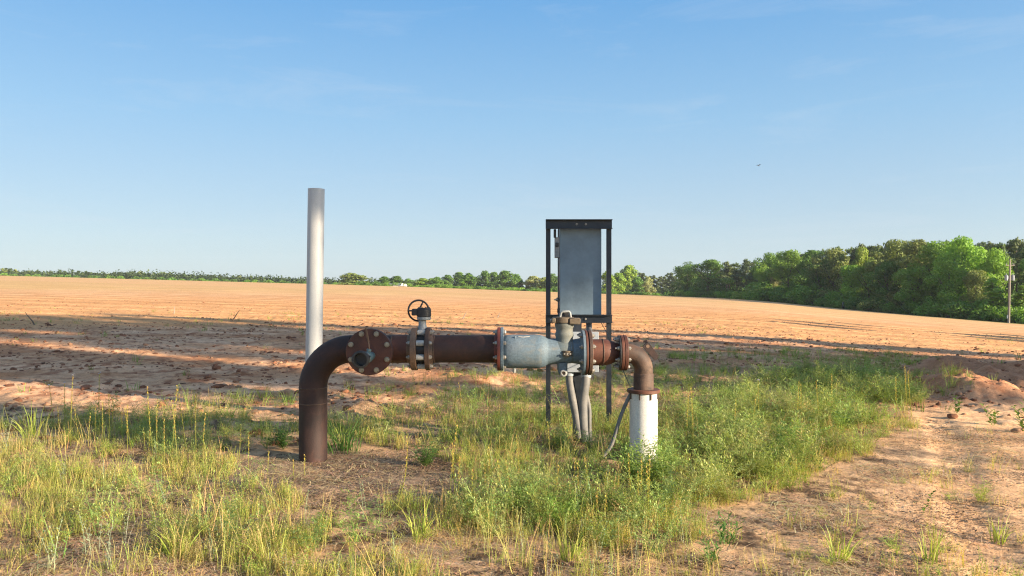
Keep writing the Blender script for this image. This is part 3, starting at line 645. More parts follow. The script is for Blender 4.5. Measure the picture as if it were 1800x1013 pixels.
def conduit(name, pts, r, label, coll=None):
    t = thing(name, (pts[-1].x, pts[-1].y, 0), label, 'conduit', 'grey conduits under the junction box')
    MB().tube(curve(pts), r, 20).build('tube', M['conduit_grey'], t)
    if coll: MB().cyl(pts[0] + Vector((0, 0, -.022)), pts[0] + Vector((0, 0, .02)), r + .006, 20).build('fitting', M['box_grey'], t)
conduit('conduit', [W(1000.5, 656, YJ + .05), W(1001.5, 672, YJ + .04), W(1006, 700, YJ), W(1013, 735, YJ), W(1018, 770, YJ)], .034, 'grey conduit slanting right from below the drain ring down to the grass', 1)
conduit('conduit', [W(1030, 659, YJ + .02), W(1029, 675, YJ), W(1025, 705, YJ), W(1025, 740, YJ), W(1027, 775, YJ)], .040, 'thickest grey conduit coming down from under the big pump flange', 1)
conduit('conduit', [W(1026.5, 665, YJ + .1), W(1030, 690, YJ + .1), W(1035.5, 720, YJ + .1), W(1036, 750, YJ + .1), W(1037, 775, YJ + .1)], .020, 'thin grey conduit right behind the thickest conduit')
t = thing('conduit', (W(1036, 0, 7.2).x, 7.2, W(0, 600, 6.9).z), 'short pale conduit dropping from the cabinet behind the pump flange', 'conduit', 'grey conduits under the junction box')
MB().tube(curve([W(1035, 556, 7.44), W(1035.5, 578, 7.36), W(1037, 592, 6.85), W(1037, 600, 6.6)]), .029, 18).build('tube', M['conduit_grey'], t)
MB().cyl(W(1035, 557, 7.44), W(1035.3, 567, 7.40), .036, 18).build('fitting', M['conduit_grey'], t)

# white standpipe
sp = thing('standpipe', (-2.155, 8.0, gz(-2.155, 8.0)), 'tall plain white plastic pipe standing upright behind the rusty elbow', 'standpipe')
b0 = Vector((X(551.5, F / 8) - .010, 8.0, -.15)); b1 = V3(556, 332.5, 8.0)
MB().lathe(b0, b1 - b0, [(0, .0885), ((b1 - b0).length, .0885), ((b1 - b0).length, .080), ((b1 - b0).length - .35, .080)], 40, cap=False).build('tube', M['pvc_white'], sp)

# ------------------------------------------------------------------ plants: templates scattered as merged meshes
class TP:
    """a template: ribbons and leaves gathered with colours"""
    def __init__(s): s.v = []; s.q = []; s.c = []
    def ribbon(s, pts, w, col, side=None):
        pts = [np.array(p, float) for p in pts]; o = len(s.v); n = len(pts)
        a = random.uniform(0, math.pi) if side is None else side
        sd = np.array([math.cos(a), math.sin(a), 0])
        for i, p in enumerate(pts):
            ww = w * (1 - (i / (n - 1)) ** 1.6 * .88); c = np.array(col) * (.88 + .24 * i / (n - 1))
            s.v += [p - sd * ww / 2, p + sd * ww / 2]; s.c += [c, c]
        for i in range(n - 1): s.q.append((o + 2 * i, o + 2 * i + 1, o + 2 * i + 3, o + 2 * i + 2))
    def leaf(s, base, d, ln, w, col, up=None, fold=.12):
        d = np.array(d, float); d /= np.linalg.norm(d) + 1e-9
        up = np.array([0, 0, 1.]) if up is None else up
        sd = np.cross(d, up); k = np.linalg.norm(sd)
        sd = np.array([1., 0, 0]) if k < 1e-3 else sd / k
        b = np.array(base, float); m = b + d * ln * .45 - np.cross(sd, d) * ln * 0
        o = len(s.v); s.v += [b, m - sd * w / 2 + np.array([0, 0, fold * w]), b + d * ln - np.array([0, 0, ln * .10]), m + sd * w / 2 + np.array([0, 0, fold * w])]
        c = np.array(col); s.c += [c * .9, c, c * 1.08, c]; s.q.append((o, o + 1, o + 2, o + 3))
    def arr(s): return np.array(s.v, np.float32), np.array(s.q, np.int32), np.array(s.c, np.float32)
def rc(c, k=.15):
    j = 1 + random.uniform(-k, k); return tuple(max(0, q * j * (1 + random.uniform(-k, k) * .4)) for q in c)
def scatter(name, templates, pts, scale, mat, kind='stuff', tilt=.12, tint=None, parent=None, rot=None):
    """templates: list of TP.arr(); pts: (n,3)"""
    n = len(pts); pick = rng.integers(0, len(templates), n); Vs, Qs, Cs = [], [], []; off = 0
    for k, (tv, tq, tc) in enumerate(templates):
        idx = np.where(pick == k)[0]
        if not len(idx): continue
        m = len(idx); a = rng.uniform(0, 2 * np.pi, m); sc = scale[idx]; ca, sa = np.cos(a), np.sin(a)
        tx = rng.normal(0, tilt, m); ty = rng.normal(0, tilt, m)
        x = tv[None, :, 0] * ca[:, None] - tv[None, :, 1] * sa[:, None]; y = tv[None, :, 0] * sa[:, None] + tv[None, :, 1] * ca[:, None]; z = np.repeat(tv[None, :, 2], m, 0)
        x = x + z * tx[:, None]; y = y + z * ty[:, None]
        P = np.stack([x, y, z], -1) * sc[:, None, None] + pts[idx][:, None, :]
        Vs.append(P.reshape(-1, 3)); Qs.append((tq[None] + (np.arange(m) * len(tv))[:, None, None] + off).reshape(-1, 4))
        tn = (1 + rng.normal(0, .13, (m, 1, 1))) * (1 + rng.normal(0, .06, (m, 1, 3)))
        if tint is not None: tn = tn * tint[idx][:, None, :]
        Cs.append(np.clip(tc[None] * tn, 0, 1).reshape(-1, 3)); off += m * len(tv)
    if not Vs: return None
    o = mesh_np(name, np.concatenate(Vs), [np.concatenate(Qs)], mat, parent, np.concatenate(Cs))
    if kind: tag(o, kind=kind)
    return o
G_YEL = (.56, .52, .15); G_LIT = (.38, .44, .10); G_TAN = (.62, .48, .25); G_MID = (.22, .31, .075); G_DK = (.11, .19, .045); G_DRY = (.60, .47, .26); STRAW = (.60, .46, .31); STRAW2 = (.44, .31, .20); G_SIL = (.40, .46, .30)
def t_grass(nb, h, col, spread=.05, w=.004, lean=.5):
    t = TP()
    for i in range(nb):
        a = random.uniform(0, 6.28); b = np.array([math.cos(a), math.sin(a), 0]) * random.uniform(0, spread); hh = h * random.uniform(.45, 1.1); l = hh * random.uniform(.1, lean)
        a2 = a + random.uniform(-.8, .8); dd = np.array([math.cos(a2), math.sin(a2), 0]); P = [b, b + dd * l * .25 + [0, 0, hh * .4], b + dd * l * .6 + [0, 0, hh * .75], b + dd * l * 1.1 + [0, 0, hh]]
        t.ribbon(P, w * random.uniform(.7, 1.3), rc(col, .25))
    return t.arr()
def t_herb(ns, h, col, ll=.022, lw=.005, step=.011, spread=.03, top=None):
    """upright stems closely set with narrow leaves"""
    t = TP()
    for i in range(ns):
        a = random.uniform(0, 6.28); b = np.array([math.cos(a), math.sin(a), 0]) * random.uniform(0, spread); hh = h * random.uniform(.55, 1.1); ln = random.uniform(.05, .4) * hh
        a2 = random.uniform(0, 6.28); dd = np.array([math.cos(a2), math.sin(a2), 0]); c = rc(col, .2)
        f = lambda q: b + dd * ln * q * q + np.array([0, 0, hh * q])
        t.ribbon([f(0), f(.35), f(.7), f(1)], .0028, tuple(q * .9 for q in c)); n = int(hh / step)
        for k in range(2, n):
            q = k / n; la = k * 2.4 + random.uniform(-.3, .3); e = random.uniform(.15, .9)
            cc = c if top is None or q < .62 else top
            t.leaf(f(q), (math.cos(la), math.sin(la), e), ll * random.uniform(.6, 1.2) * (1.1 - .6 * q), lw, rc(cc, .12))
    return t.arr()
def t_feather(h, col, nbr=9, ll=.02, lw=.006):
    """loosely branched bushy weed with small leaflets"""
    t = TP()
    for i in range(nbr):
        a = random.uniform(0, 6.28); el = random.uniform(.6, 1.4); d = np.array([math.cos(a) * math.cos(el), math.sin(a) * math.cos(el), math.sin(el)]); L0 = h * random.uniform(.55, 1.1); c = rc(col, .18)
        f = lambda q: d * L0 * q + np.array([0, 0, -.12 * L0 * q * q]); t.ribbon([f(0), f(.4), f(.7), f(1)], .003, c)
        for k in range(int(L0 / .020)):
            q = .15 + .85 * k / (L0 / .020); la = random.uniform(0, 6.28)
            sub = random.uniform(.02, .05); dl = np.array([math.cos(la), math.sin(la), random.uniform(-.1, .7)])
            e = f(q) + dl * sub; t.ribbon([f(q), f(q) + dl * sub * .5, e], .0018, c)
            for m in range(4):
                l2 = random.uniform(0, 6.28); t.leaf(f(q) + dl * sub * (m + 1) / 4, dl + np.array([math.cos(l2), math.sin(l2), .1]), ll * random.uniform(.6, 1.2), lw, rc(c, .15))
    return t.arr()
def t_straw(n, ln, w=.0028, col=STRAW):
    t = TP()
    for i in range(n):
        a = random.uniform(0, 6.28); d = np.array([math.cos(a), math.sin(a), 0]); c0 = np.array([random.gauss(0, .07), random.gauss(0, .07), random.uniform(.003, .022)]); l = ln * random.uniform(.3, 1.2); bnd = np.array([-d[1], d[0], 0]) * random.uniform(-.25, .25) * l
        z1 = random.uniform(-.004, .016); t.ribbon([c0 - d * l / 2, c0 + bnd * .6 + [0, 0, z1], c0 + d * l / 2 + [0, 0, random.uniform(-.006, .014)]], w * random.uniform(.6, 1.5), rc(random.choice([col, col, STRAW2, G_DRY]), .25), side=a + math.pi / 2 + random.uniform(-.5, .5))
    return t.arr()
def t_litter(n, s, col):
    t = TP()
    for i in range(n):
        a = random.uniform(0, 6.28); t.leaf((random.gauss(0, .06), random.gauss(0, .06), random.uniform(.002, .018)), (math.cos(a), math.sin(a), random.uniform(-.3, .5)), s * random.uniform(.5, 1.4), s * random.uniform(.25, .6), rc(col, .35))
    return t.arr()
def t_broad(nst, h, col, ll=.06, lw=.022):
    t = TP()
    for i in range(nst):
        a = random.uniform(0, 6.28); b = np.array([math.cos(a), math.sin(a), 0]) * random.uniform(0, .03); hh = h * random.uniform(.6, 1.1); ln = hh * random.uniform(.1, .6); dd = np.array([math.cos(a), math.sin(a), 0]); c = rc(col, .15)
        f = lambda q: b + dd * ln * q + np.array([0, 0, hh * q]); t.ribbon([f(0), f(.5), f(1)], .005, c)
        for k in range(int(hh / .022)):
            q = (k + 1) / (hh / .022); la = k * 2.4 + a; t.leaf(f(min(q, 1)), (math.cos(la), math.sin(la), random.uniform(.3, 1.2)), ll * random.uniform(.6, 1.1), lw * random.uniform(.7, 1.1), rc(c, .12))
    return t.arr()

def cand(n, y0, y1, side=.76, near_bias=1.0):
    y = (y0 ** (2 - near_bias) + (y1 ** (2 - near_bias) - y0 ** (2 - near_bias)) * rng.random(n)) ** (1 / (2 - near_bias)) if near_bias != 2 else np.exp(rng.uniform(np.log(y0), np.log(y1), n))
    x = rng.uniform(-side, side, n) * y; return x, y
def place(x, y, dens, cl=None):
    keep = rng.random(len(x)) < dens; x, y = x[keep], y[keep]
    off = (np.hypot(x - X(550), y - YP) > .135) & (np.hypot(x - X(1131), y - YP) > .13); x, y = x[off], y[off]
    return np.stack([x, y, terrain(x, y) - .004], 1)
def soft(x, y, poly, edge=.25):
    """density of a patch with a ragged edge"""
    jx = x + (fbm(x * 1.7, y * 1.7, 3, 90) - .5) * edge * 3; jy = y + (fbm(x * 1.7, y * 1.7, 3, 95) - .5) * edge * 3
    return inpoly(jx, jy, poly).astype(float)
# patches of the photo, as outlines on the ground
P_LEFT = GP([(-200, 1100), (-200, 760), (60, 742), (110, 735), (230, 770), (330, 800), (430, 812), (520, 850), (560, 900), (500, 1100)])
P_LEFT2 = GP([(70, 745), (120, 722), (250, 735), (330, 722), (420, 735), (440, 790), (400, 815), (280, 815), (180, 790), (90, 775)])
P_STRIP = GP([(200, 722), (330, 705), (420, 702), (530, 700), (530, 715), (430, 722), (330, 727), (240, 732)])
P_ELBOW = GP([(440, 762), (530, 748), (640, 745), (690, 770), (680, 792), (575, 792), (450, 792)])
P_MIDL = GP([(575, 695), (700, 675), (780, 665), (900, 655), (900, 665), (780, 690), (600, 705)])
P_MID = GP([(600, 745), (700, 715), (850, 690), (1000, 670), (1180, 645), (1420, 640), (1560, 650), (1610, 700), (1590, 745), (1500, 790), (1420, 832), (1320, 880), (1180, 905), (900, 880), (800, 850), (690, 795), (600, 775)])
P_TALL = GP([(1180, 890), (1120, 800), (1250, 700), (1330, 668), (1450, 655), (1560, 660), (1610, 710), (1560, 760), (1450, 810), (1400, 840), (1310, 880)])
P_FRONT = GP([(-200, 1150), (-100, 870), (300, 880), (560, 905), (800, 875), (1100, 890), (1190, 915), (1280, 960), (1330, 1200)])
P_DENSEF = GP([(780, 870), (850, 850), (1180, 880), (1200, 930), (1100, 940), (900, 950), (780, 920)])
P_BACK = GP([(900, 655), (1080, 640), (1120, 628), (1300, 618), (1450, 618), (1600, 624), (1700, 640), (1680, 690), (1590, 700), (1500, 660), (1180, 665), (900, 680)])
P_RIGHT = GP([(1180, 900), (1330, 880), (1430, 835), (1560, 770), (1620, 745), (1900, 765), (1900, 1150), (1250, 1150)])
P_BAREP = GP([(440, 806), (560, 796), (690, 806), (790, 835), (780, 880), (640, 895), (500, 870), (440, 835)])
P_STRAW2 = GP([(300, 860), (430, 855), (500, 885), (430, 910), (300, 905)])
PADP = P_BAREP

def bare(x, y): return 1 - .90 * soft(x, y, P_BAREP, .12) * sstep(.25, .42, fbm(x * 2.1, y * 2.1, 3, 222))
# --- short fine weeds of the lit margin
T_fine = [t_herb(6, .13, G_YEL, .013, .0045, .006, .06, top=G_TAN) for _ in range(6)] + [t_herb(6, .14, G_LIT, .016, .005, .008, .06) for _ in range(4)] + [t_herb(5, .12, G_TAN, .010, .004, .006, .06) for _ in range(4)] + [t_feather(.13, G_LIT, 7, .014, .005) for _ in range(3)]
T_gr = [t_grass(11, .11, G_YEL, .06, .0032, 1.1) for _ in range(4)] + [t_grass(10, .12, G_LIT, .06, .004, 1.1) for _ in range(3)] + [t_grass(9, .10, G_DRY, .05, .003, 1.2) for _ in range(3)]
x, y = cand(19000, 3.1, 8.0, .78, 1.0)
pn = fbm(x * 2.3, y * 2.3, 4, 101, .6); pn2 = fbm(x * .8, y * .8, 3, 111)
dl = np.maximum.reduce([soft(x, y, P_LEFT) * .95, soft(x, y, P_LEFT2) * .9, soft(x, y, P_FRONT) * .85, soft(x, y, P_MID, .2) * .75]); dl = dl * bare(x, y) * (1 - .8 * soft(x, y, P_STRAW2, .2))
dr = soft(x, y, P_RIGHT) * .17
dd = np.clip(dl * sstep(.41, .62, pn), 0, 1) + dr * sstep(.5, .68, pn)
p = place(x, y, dd); sc = rng.uniform(.5, 1.2, len(p)) * (.65 + .6 * fbm(p[:, 0] * .7, p[:, 1] * .7, 2, 120))
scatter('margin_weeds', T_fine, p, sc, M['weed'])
x, y = cand(5200, 3.1, 8.5, .78, 1.0); pn = fbm(x * 3.1, y * 3.1, 4, 131, .6)
dl = np.maximum.reduce([soft(x, y, P_LEFT) * .8, soft(x, y, P_LEFT2) * .9, soft(x, y, P_FRONT) * .8, soft(x, y, P_MID, .2) * .7, soft(x, y, P_ELBOW)]) * bare(x, y) * (1 - .8 * soft(x, y, P_STRAW2, .2)) + .09 * soft(x, y, P_RIGHT)
p = place(x, y, dl * sstep(.48, .70, pn)); sc = rng.uniform(.35, .9, len(p))
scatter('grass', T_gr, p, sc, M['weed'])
# --- small tan and yellow seed spikes all through the margin
T_sp = [t_herb(4, .20, (.50, .50, .16), .008, .005, .007, .05, top=(.66, .50, .28)) for _ in range(5)] + [t_herb(3, .26, (.62, .50, .22), .008, .005, .008, .05, top=(.60, .40, .22)) for _ in range(3)] + [t_herb(3, .2, G_SIL, .014, .006, .008, .03) for _ in range(1)]
x, y = cand(3400, 3.1, 8.0, .78, 1.0); pn = fbm(x * 1.3, y * 1.3, 4, 211, .6)
dl = np.maximum.reduce([soft(x, y, P_LEFT) * .9, soft(x, y, P_LEFT2), soft(x, y, P_FRONT) * .8, soft(x, y, P_MID, .2) * .35]) * bare(x, y) * (1 - .8 * soft(x, y, P_STRAW2, .2)) + .05 * soft(x, y, P_RIGHT)
p = place(x, y, dl * sstep(.38, .62, pn)); scatter('seeding_weeds', T_sp, p, rng.uniform(.6, 1.25, len(p)), M['weed'])
# --- dry straw and litter over the whole margin
T_st = [t_straw(12, .14) for _ in range(6)] + [t_straw(8, .22, .0045) for _ in range(3)]
x, y = cand(17000, 3.1, 9.5, .80, 1.0); w = np.maximum.reduce([soft(x, y, P_LEFT) * .6, soft(x, y, P_FRONT) * .8, soft(x, y, P_BAREP, .2), soft(x, y, P_RIGHT), soft(x, y, P_MID) * .6, soft(x, y, P_STRAW2), soft(x, y, P_LEFT2) * .6])
pn = fbm(x * 2.0, y * 2.0, 4, 141, .6); p = place(x, y, w * sstep(.36, .60, pn))
scatter('dry_straw', T_st, p, rng.uniform(.5, 1.25, len(p)), M['straw'], tilt=.03)
T_li = [t_litter(14, .017, (.17, .11, .075)) for _ in range(4)] + [t_litter(14, .018, (.30, .20, .12)) for _ in range(3)] + [t_litter(10, .014, (.45, .32, .20)) for _ in range(2)]
x, y = cand(26000, 3.1, 9.5, .80, 1.0); w = np.maximum.reduce([soft(x, y, P_LEFT) * .6, soft(x, y, P_FRONT) * .8, soft(x, y, P_BAREP, .2), soft(x, y, P_RIGHT) * .5, soft(x, y, P_MID) * .7, soft(x, y, P_STRAW2)])
pn = fbm(x * 1.6, y * 2.6, 4, 151, .65); p = place(x, y, w * sstep(.36, .60, pn))
scatter('plant_litter', T_li, p, rng.uniform(.6, 1.5, len(p)), M['straw'], tilt=.03)
# --- feathery bushy weeds
T_fe = [t_feather(.26, (.27, .35, .09)) for _ in range(4)] + [t_feather(.30, (.42, .47, .17)) for _ in range(5)] + [t_feather(.22, G_DK) for _ in range(1)] + [t_feather(.26, (.50, .42, .20), 7) for _ in range(1)]
x, y = cand(5200, 4.0, 12.5, .72, 1.0); pn = fbm(x * 1.6, y * 1.6, 4, 161, .6)
w = np.maximum.reduce([soft(x, y, P_TALL, .2) * 1.0, soft(x, y, P_DENSEF, .15), soft(x, y, P_MID, .2) * .38, soft(x, y, P_LEFT2, .2) * .75, soft(x, y, P_ELBOW) * .7, soft(x, y, P_LEFT) * .05])
p = place(x, y, w * sstep(.30, .58, pn)); tl = soft(p[:, 0], p[:, 1], P_TALL, .2)
scatter('feathery_weeds', T_fe, p, rng.uniform(.55, 1.1, len(p)) * (.8 + .55 * np.maximum(tl, .6 * soft(p[:, 0], p[:, 1], P_DENSEF, .15))), M['weed'], tilt=.2)
# --- tall wispy leafy weeds standing above the rest
T_wi = [t_broad(3, .36, (.30, .40, .12), .045, .009) for _ in range(4)] + [t_herb(3, .42, (.34, .40, .13), .026, .006, .012, .05, top=(.52, .46, .18)) for _ in range(4)] + [t_feather(.36, (.30, .40, .14), 7, .024, .007) for _ in range(3)]
x, y = cand(1500, 3.6, 10.5, .74, 1.0); pn = fbm(x * 1.4, y * 1.4, 4, 231, .6)
w = np.maximum.reduce([soft(x, y, P_DENSEF, .15), soft(x, y, P_TALL, .2) * .8, soft(x, y, P_LEFT2, .2) * .8, soft(x, y, P_MID, .2) * .45, soft(x, y, P_LEFT) * .28, soft(x, y, P_FRONT) * .25]) * bare(x, y)
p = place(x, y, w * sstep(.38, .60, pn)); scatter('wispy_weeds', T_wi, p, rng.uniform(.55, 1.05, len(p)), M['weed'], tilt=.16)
# --- taller grass and herbs of the middle patch and the strips behind it
T_tg = [t_grass(22, .22, G_MID, .09, .005, .9) for _ in range(3)] + [t_grass(16, .20, G_LIT, .09, .0045, .9) for _ in range(2)] + [t_herb(7, .28, (.24, .31, .08), .022, .006, .010, .09) for _ in range(4)] + [t_feather(.22, G_MID, 8, .018, .006) for _ in range(3)] + [t_herb(5, .30, (.50, .36, .17), .010, .005, .010, .09) for _ in range(2)] + [t_grass(14, .22, G_DRY, .07, .003, 1.0) for _ in range(1)]
x, y = cand(9000, 5.0, 19.0, .74, .6); pn = fbm(x * 1.2, y * 1.2, 4, 171, .6)
w = np.maximum.reduce([soft(x, y, P_MID, .2) * .8, soft(x, y, P_BACK, .25), soft(x, y, P_STRIP, .15), soft(x, y, P_ELBOW, .1), soft(x, y, P_MIDL, .2) * .8, soft(x, y, P_LEFT2, .2) * .25])
p = place(x, y, w * sstep(.33, .60, pn)); scatter('tall_grass', T_tg, p, rng.uniform(.45, 1.0, len(p)) * np.where(p[:, 1] > 9, .95, 1), M['weed'])
# scattered seedlings out in the tilled field
x, y = cand(900, 7.0, 34, .74, .5); pn = fbm(x * .5, y * .5, 3, 181); p = place(x, y, .9 * sstep(.48, .62, pn))
scatter('field_seedlings', [t_grass(10, .12, G_MID, .07, .007) for _ in range(4)], p, rng.uniform(.5, 1.4, len(p)), M['weed'])
# --- clods
def t_clod():
    t = bmesh.new(); bmesh.ops.create_icosphere(t, subdivisions=2, radius=.5); s = random.uniform(0, 99)
    V = np.array([v.co[:] for v in t.verts]); F3 = np.array([[v.index for v in f.verts] for f in t.faces]); t.free()
    V *= (1 + .9 * (vnoise(V[:, 0] * 3.6 + s, V[:, 1] * 3.6 + V[:, 2] * 2.9, 5) - .5) + .6 * (vnoise(V[:, 0] * 8 + s, V[:, 2] * 8 + V[:, 1] * 5, 6) - .5))[:, None]; V[:, 2] *= .75; V[:, 2] += .06
    F4 = np.concatenate([F3, F3[:, 2:3]], 1)
    return V.astype(np.float32), F3.astype(np.int32), np.tile(np.array([.21, .090, .048], np.float32), (len(V), 1))
def scatter_tri(name, tps, pts, scale, mat, tint):
    global _q
    n = len(pts); pick = rng.integers(0, len(tps), n); Vs, Qs, Cs = [], [], []; off = 0
    for k, (tv, tq, tc) in enumerate(tps):
        idx = np.where(pick == k)[0]; m = len(idx)
        if not m: continue
        a = rng.uniform(0, 6.28, m); ca, sa = np.cos(a), np.sin(a)
        P = np.stack([tv[None, :, 0] * ca[:, None] - tv[None, :, 1] * sa[:, None], tv[None, :, 0] * sa[:, None] + tv[None, :, 1] * ca[:, None], np.repeat(tv[None, :, 2], m, 0)], -1) * scale[idx][:, None, None] * np.stack([rng.uniform(.8, 1.4, m), rng.uniform(.7, 1.1, m), rng.uniform(.6, 1.1, m)], -1)[:, None, :] + pts[idx][:, None, :]
        Vs.append(P.reshape(-1, 3)); Qs.append((tq[None] + (np.arange(m) * len(tv))[:, None, None] + off).reshape(-1, 3)); Cs.append(np.clip(tc[None] * tint[idx][:, None, :], 0, 1).reshape(-1, 3)); off += m * len(tv)
    return tag(mesh_np(name, np.concatenate(Vs), [np.concatenate(Qs)], mat, None, np.concatenate(Cs), smooth=False), kind='stuff')
mC, t, b, out = newmat('clod_soil'); at = t.nodes.new('ShaderNodeAttribute'); at.attribute_name = 'col'; nn = noise(t, 40, 5, .7); r_ = ramp(t, [(.3, (.7, .7, .7)), (.7, (1.25, 1.25, 1.25))]); t.links.new(nn.outputs[0], r_.inputs[0])
t.links.new(mixn(t, 1.0, at.outputs['Color'], r_.outputs[0], 'MULTIPLY'), b.inputs['Base Color']); b.inputs['Roughness'].default_value = .95; bump(t, b, nn.outputs[0], .7, .01); M['clod'] = mC
x, y = cand(60000, 6.4, 66, .76, .8); d = np.hypot(x, y); pn = fbm(x * .55, y * .8, 4, 191, .6)
w = sstep(.34, .62, pn) * np.where(d < 27, .8, .45) * (1 - sstep(40, 62, d)); w = w * (1 - soft(x, y, P_MID, .2) * .85) * (1 - .9 * inpoly(x, y, P_LEFT2)) * (1 - .85 * ((x > 4) & (y < 8.5))) * (1 - .9 * inpoly(x, y, P_RIGHT))
k = rng.random(len(x)) < w; x, y = x[k], y[k]; sz = np.clip(rng.lognormal(np.log(.028), .60, len(x)), .011, .105) * (1 - .25 * sstep(24, 34, np.hypot(x, y)))
tint = (1 + rng.normal(0, .22, (len(x), 1))) * np.ones((1, 3)); pal = (rng.random(len(x)) < .3)[:, None]; tint = np.where(pal, tint * np.array([1.7, 2.2, 2.4]), tint)
scatter_tri('soil_clods', [t_clod() for _ in range(8)], np.stack([x, y, terrain(x, y)], 1), sz, M['clod'], tint)

# ------------------------------------------------------------------ plants one can count
def plant(name, tp, x, y, scale, label, cat, group=None, rz=None):
    v, q, c = tp; a = random.uniform(0, 6.28) if rz is None else rz; ca, sa = math.cos(a), math.sin(a); z = gz(x, y) - .004
    V = np.stack([v[:, 0] * ca - v[:, 1] * sa, v[:, 0] * sa + v[:, 1] * ca, v[:, 2]], 1) * scale
    o = mesh_np(name, V, [q], M['weed'], None, c); o.location = (x, y, z); return tag(o, label, cat, group)
def t_stalk(h, lean, cur, flower=False, stem=(.36, .36, .10)):
    t = TP(); a = random.uniform(0, 6.28); dd = np.array([math.cos(a), math.sin(a), 0]) * lean * h
    wob = np.array([random.uniform(-1, 1), random.uniform(-1, 1), 0]) * cur * h
    f = lambda q: dd * q + wob * math.sin(q * 3.1) + np.array([0, 0, h * q])
    for s_ in (0, math.pi / 2): t.ribbon([f(k / 8) for k in range(9)], .0055, stem, side=s_)
    n = int(h * .55 / .0095)
    for k in range(n):
        q = .45 + .55 * k / n; la = k * 2.4; r = .0052; c = rc(random.choice([(.62, .50, .12), (.52, .50, .13), (.55, .36, .12)]), .2); d = np.array([math.cos(la), math.sin(la), .4])
        p = f(q); t.leaf(p, d, .013, .010, c); t.leaf(p + [0, 0, .003], (d[0], d[1], 1.4), .013, .010, c, up=np.array([d[0], d[1], 0.01]))
    for k in range(int(h * .45 / .02)):
        q = .04 + .42 * k / (h * .45 / .02); la = k * 2.0; t.leaf(f(q), (math.cos(la), math.sin(la), .8), .028, .004, rc((.20, .25, .06), .2))
    if flower:
        for k in range(9):
            la = k * .8; t.leaf(f(.985 + .004 * k), (math.cos(la), math.sin(la), random.uniform(-.4, .6)), .017, .012, rc((.62, .58, .78), .08))
    return t.arr()
STK = [(94, 676, 770, 1), (106, 700, 775, 0), (112, 672, 778, 1), (124, 659, 780, 1), (82, 703, 765, 0), (88, 712, 768, 0), (141, 708, 785, 0), (155, 712, 785, 0), (168, 690, 790, 0), (175, 655, 790, 1), (182, 705, 792, 0), (193, 690, 800, 0), (199, 700, 800, 0), (215, 706, 800, 0), (225, 683, 805, 0), (232, 700, 806, 0), (255, 725, 815, 0), (262, 745, 822, 0), (271, 675, 820, 0), (277, 705, 820, 0), (290, 720, 822, 0), (301, 677, 825, 0), (312, 687, 825, 0), (330, 685, 815, 0), (337, 700, 815, 0), (345, 690, 812, 0), (356, 712, 812, 0), (420, 745, 825, 0), (437, 738, 820, 0), (470, 790, 835, 0), (516, 806, 842, 0), (535, 798, 840, 0), (694, 757, 905, 0), (790, 745, 900, 0), (801, 778, 895, 0), (806, 800, 895, 0), (862, 778, 895, 0), (878, 805, 890, 0), (902, 807, 905, 0), (921, 764, 885, 0), (828, 820, 905, 0), (856, 815, 890, 0), (973, 818, 900, 0), (1009, 801, 900, 0), (1020, 812, 900, 0), (1040, 800, 895, 0), (1048, 855, 925, 0), (1063, 862, 930, 0), (1113, 796, 905, 0), (1122, 828, 915, 0), (1130, 800, 910, 0), (1138, 800, 930, 0), (1142, 812, 925, 0), (1218, 681, 810, 0), (1205, 690, 800, 0), (1290, 700, 790, 0), (1322, 690, 780, 0), (1336, 668, 770, 1), (1400, 670, 765, 0), (1408, 674, 760, 0), (1440, 668, 760, 0), (1462, 655, 755, 0), (1576, 660, 740, 0), (1595, 641, 735, 0), (1603, 652, 735, 0), (795, 680, 760, 0), (815, 672, 745, 0), (860, 668, 740, 0), (965, 740, 800, 0)]
for (u, v0, v1, fl) in STK:
    if u < 460: v1 += random.uniform(-28, 14); v0 += 0 if fl else random.uniform(-8, 26)
    gx, gy, g_z = ground_at(u, v1); h = (H - (v0 - CY) * gy / F) - g_z
    gp = 'thin seed stalks standing in the weeds'
    if fl: lb = {1336: 'seed stalk tipped with a pale flower rising from the tall weeds right of the casing', 175: 'tallest pale lilac flower stalk, just right of the three flower stalks at far left'}.get(u, 'thin yellow seed stalk tipped with a pale lilac flower at far left')
    elif u == 694: lb = 'single long curved yellow stalk leaning over the dark bare patch'
    elif u < 240: lb = 'thin yellow seed stalk in the left clump, against the shaded clods'
    elif u < 450: lb = 'thin yellow seed stalk in the weed clump left of the rusty elbow'
    elif u < 560: lb = 'short seed stalk on the straw in front of the rusty elbow'
    elif u < 960 and v0 > 740: lb = 'tall seed stalk in the weeds below the grey pump body'
    elif u < 960: lb = 'faint thin seed stalk in the shaded grass behind the pipe run'
    elif u < 1160: lb = 'yellow seed stalk in front of the white well casing'
    elif u < 1300: lb = 'seed stalk just right of the white well casing'
    else: lb = 'seed stalk rising from the tall green weeds on the right'
    plant('seed_stalk', t_stalk(max(.12, h), .16 if u == 694 else random.uniform(.0, .16), .09 if u == 694 else random.uniform(.005, .03), fl), gx, gy, 1, lb, 'weed stalk', gp, rz=-1.2 if u == 694 else None)
def gplant(name, tp, u, v, s, label, cat='plant'):
    gx, gy, _ = ground_at(u, v); plant(name, tp, gx, gy, s, label, cat)
gplant('broadleaf_seedling', t_broad(1, .30, (.10, .20, .03), .062, .034), 1616, 905, .55, 'single upright glossy green seedling on the bare sandy soil at right')
gplant('leafy_herb', t_broad(13, .17, (.13, .24, .07), .05, .013), 1278, 957, 1.0, 'upright bushy green herb with narrow leaves in the lower right straw')
gplant('leafy_herb', t_broad(11, .15, (.14, .25, .07), .05, .013), 1248, 996, .95, 'narrow leaved green herb at the bottom edge, in front of the bushier one')
gplant('leafy_bush', t_feather(.30, (.10, .19, .05), 22, .026, .012), 498, 792, .85, 'low dark leafy bush in the shade just left of the rusty elbow')
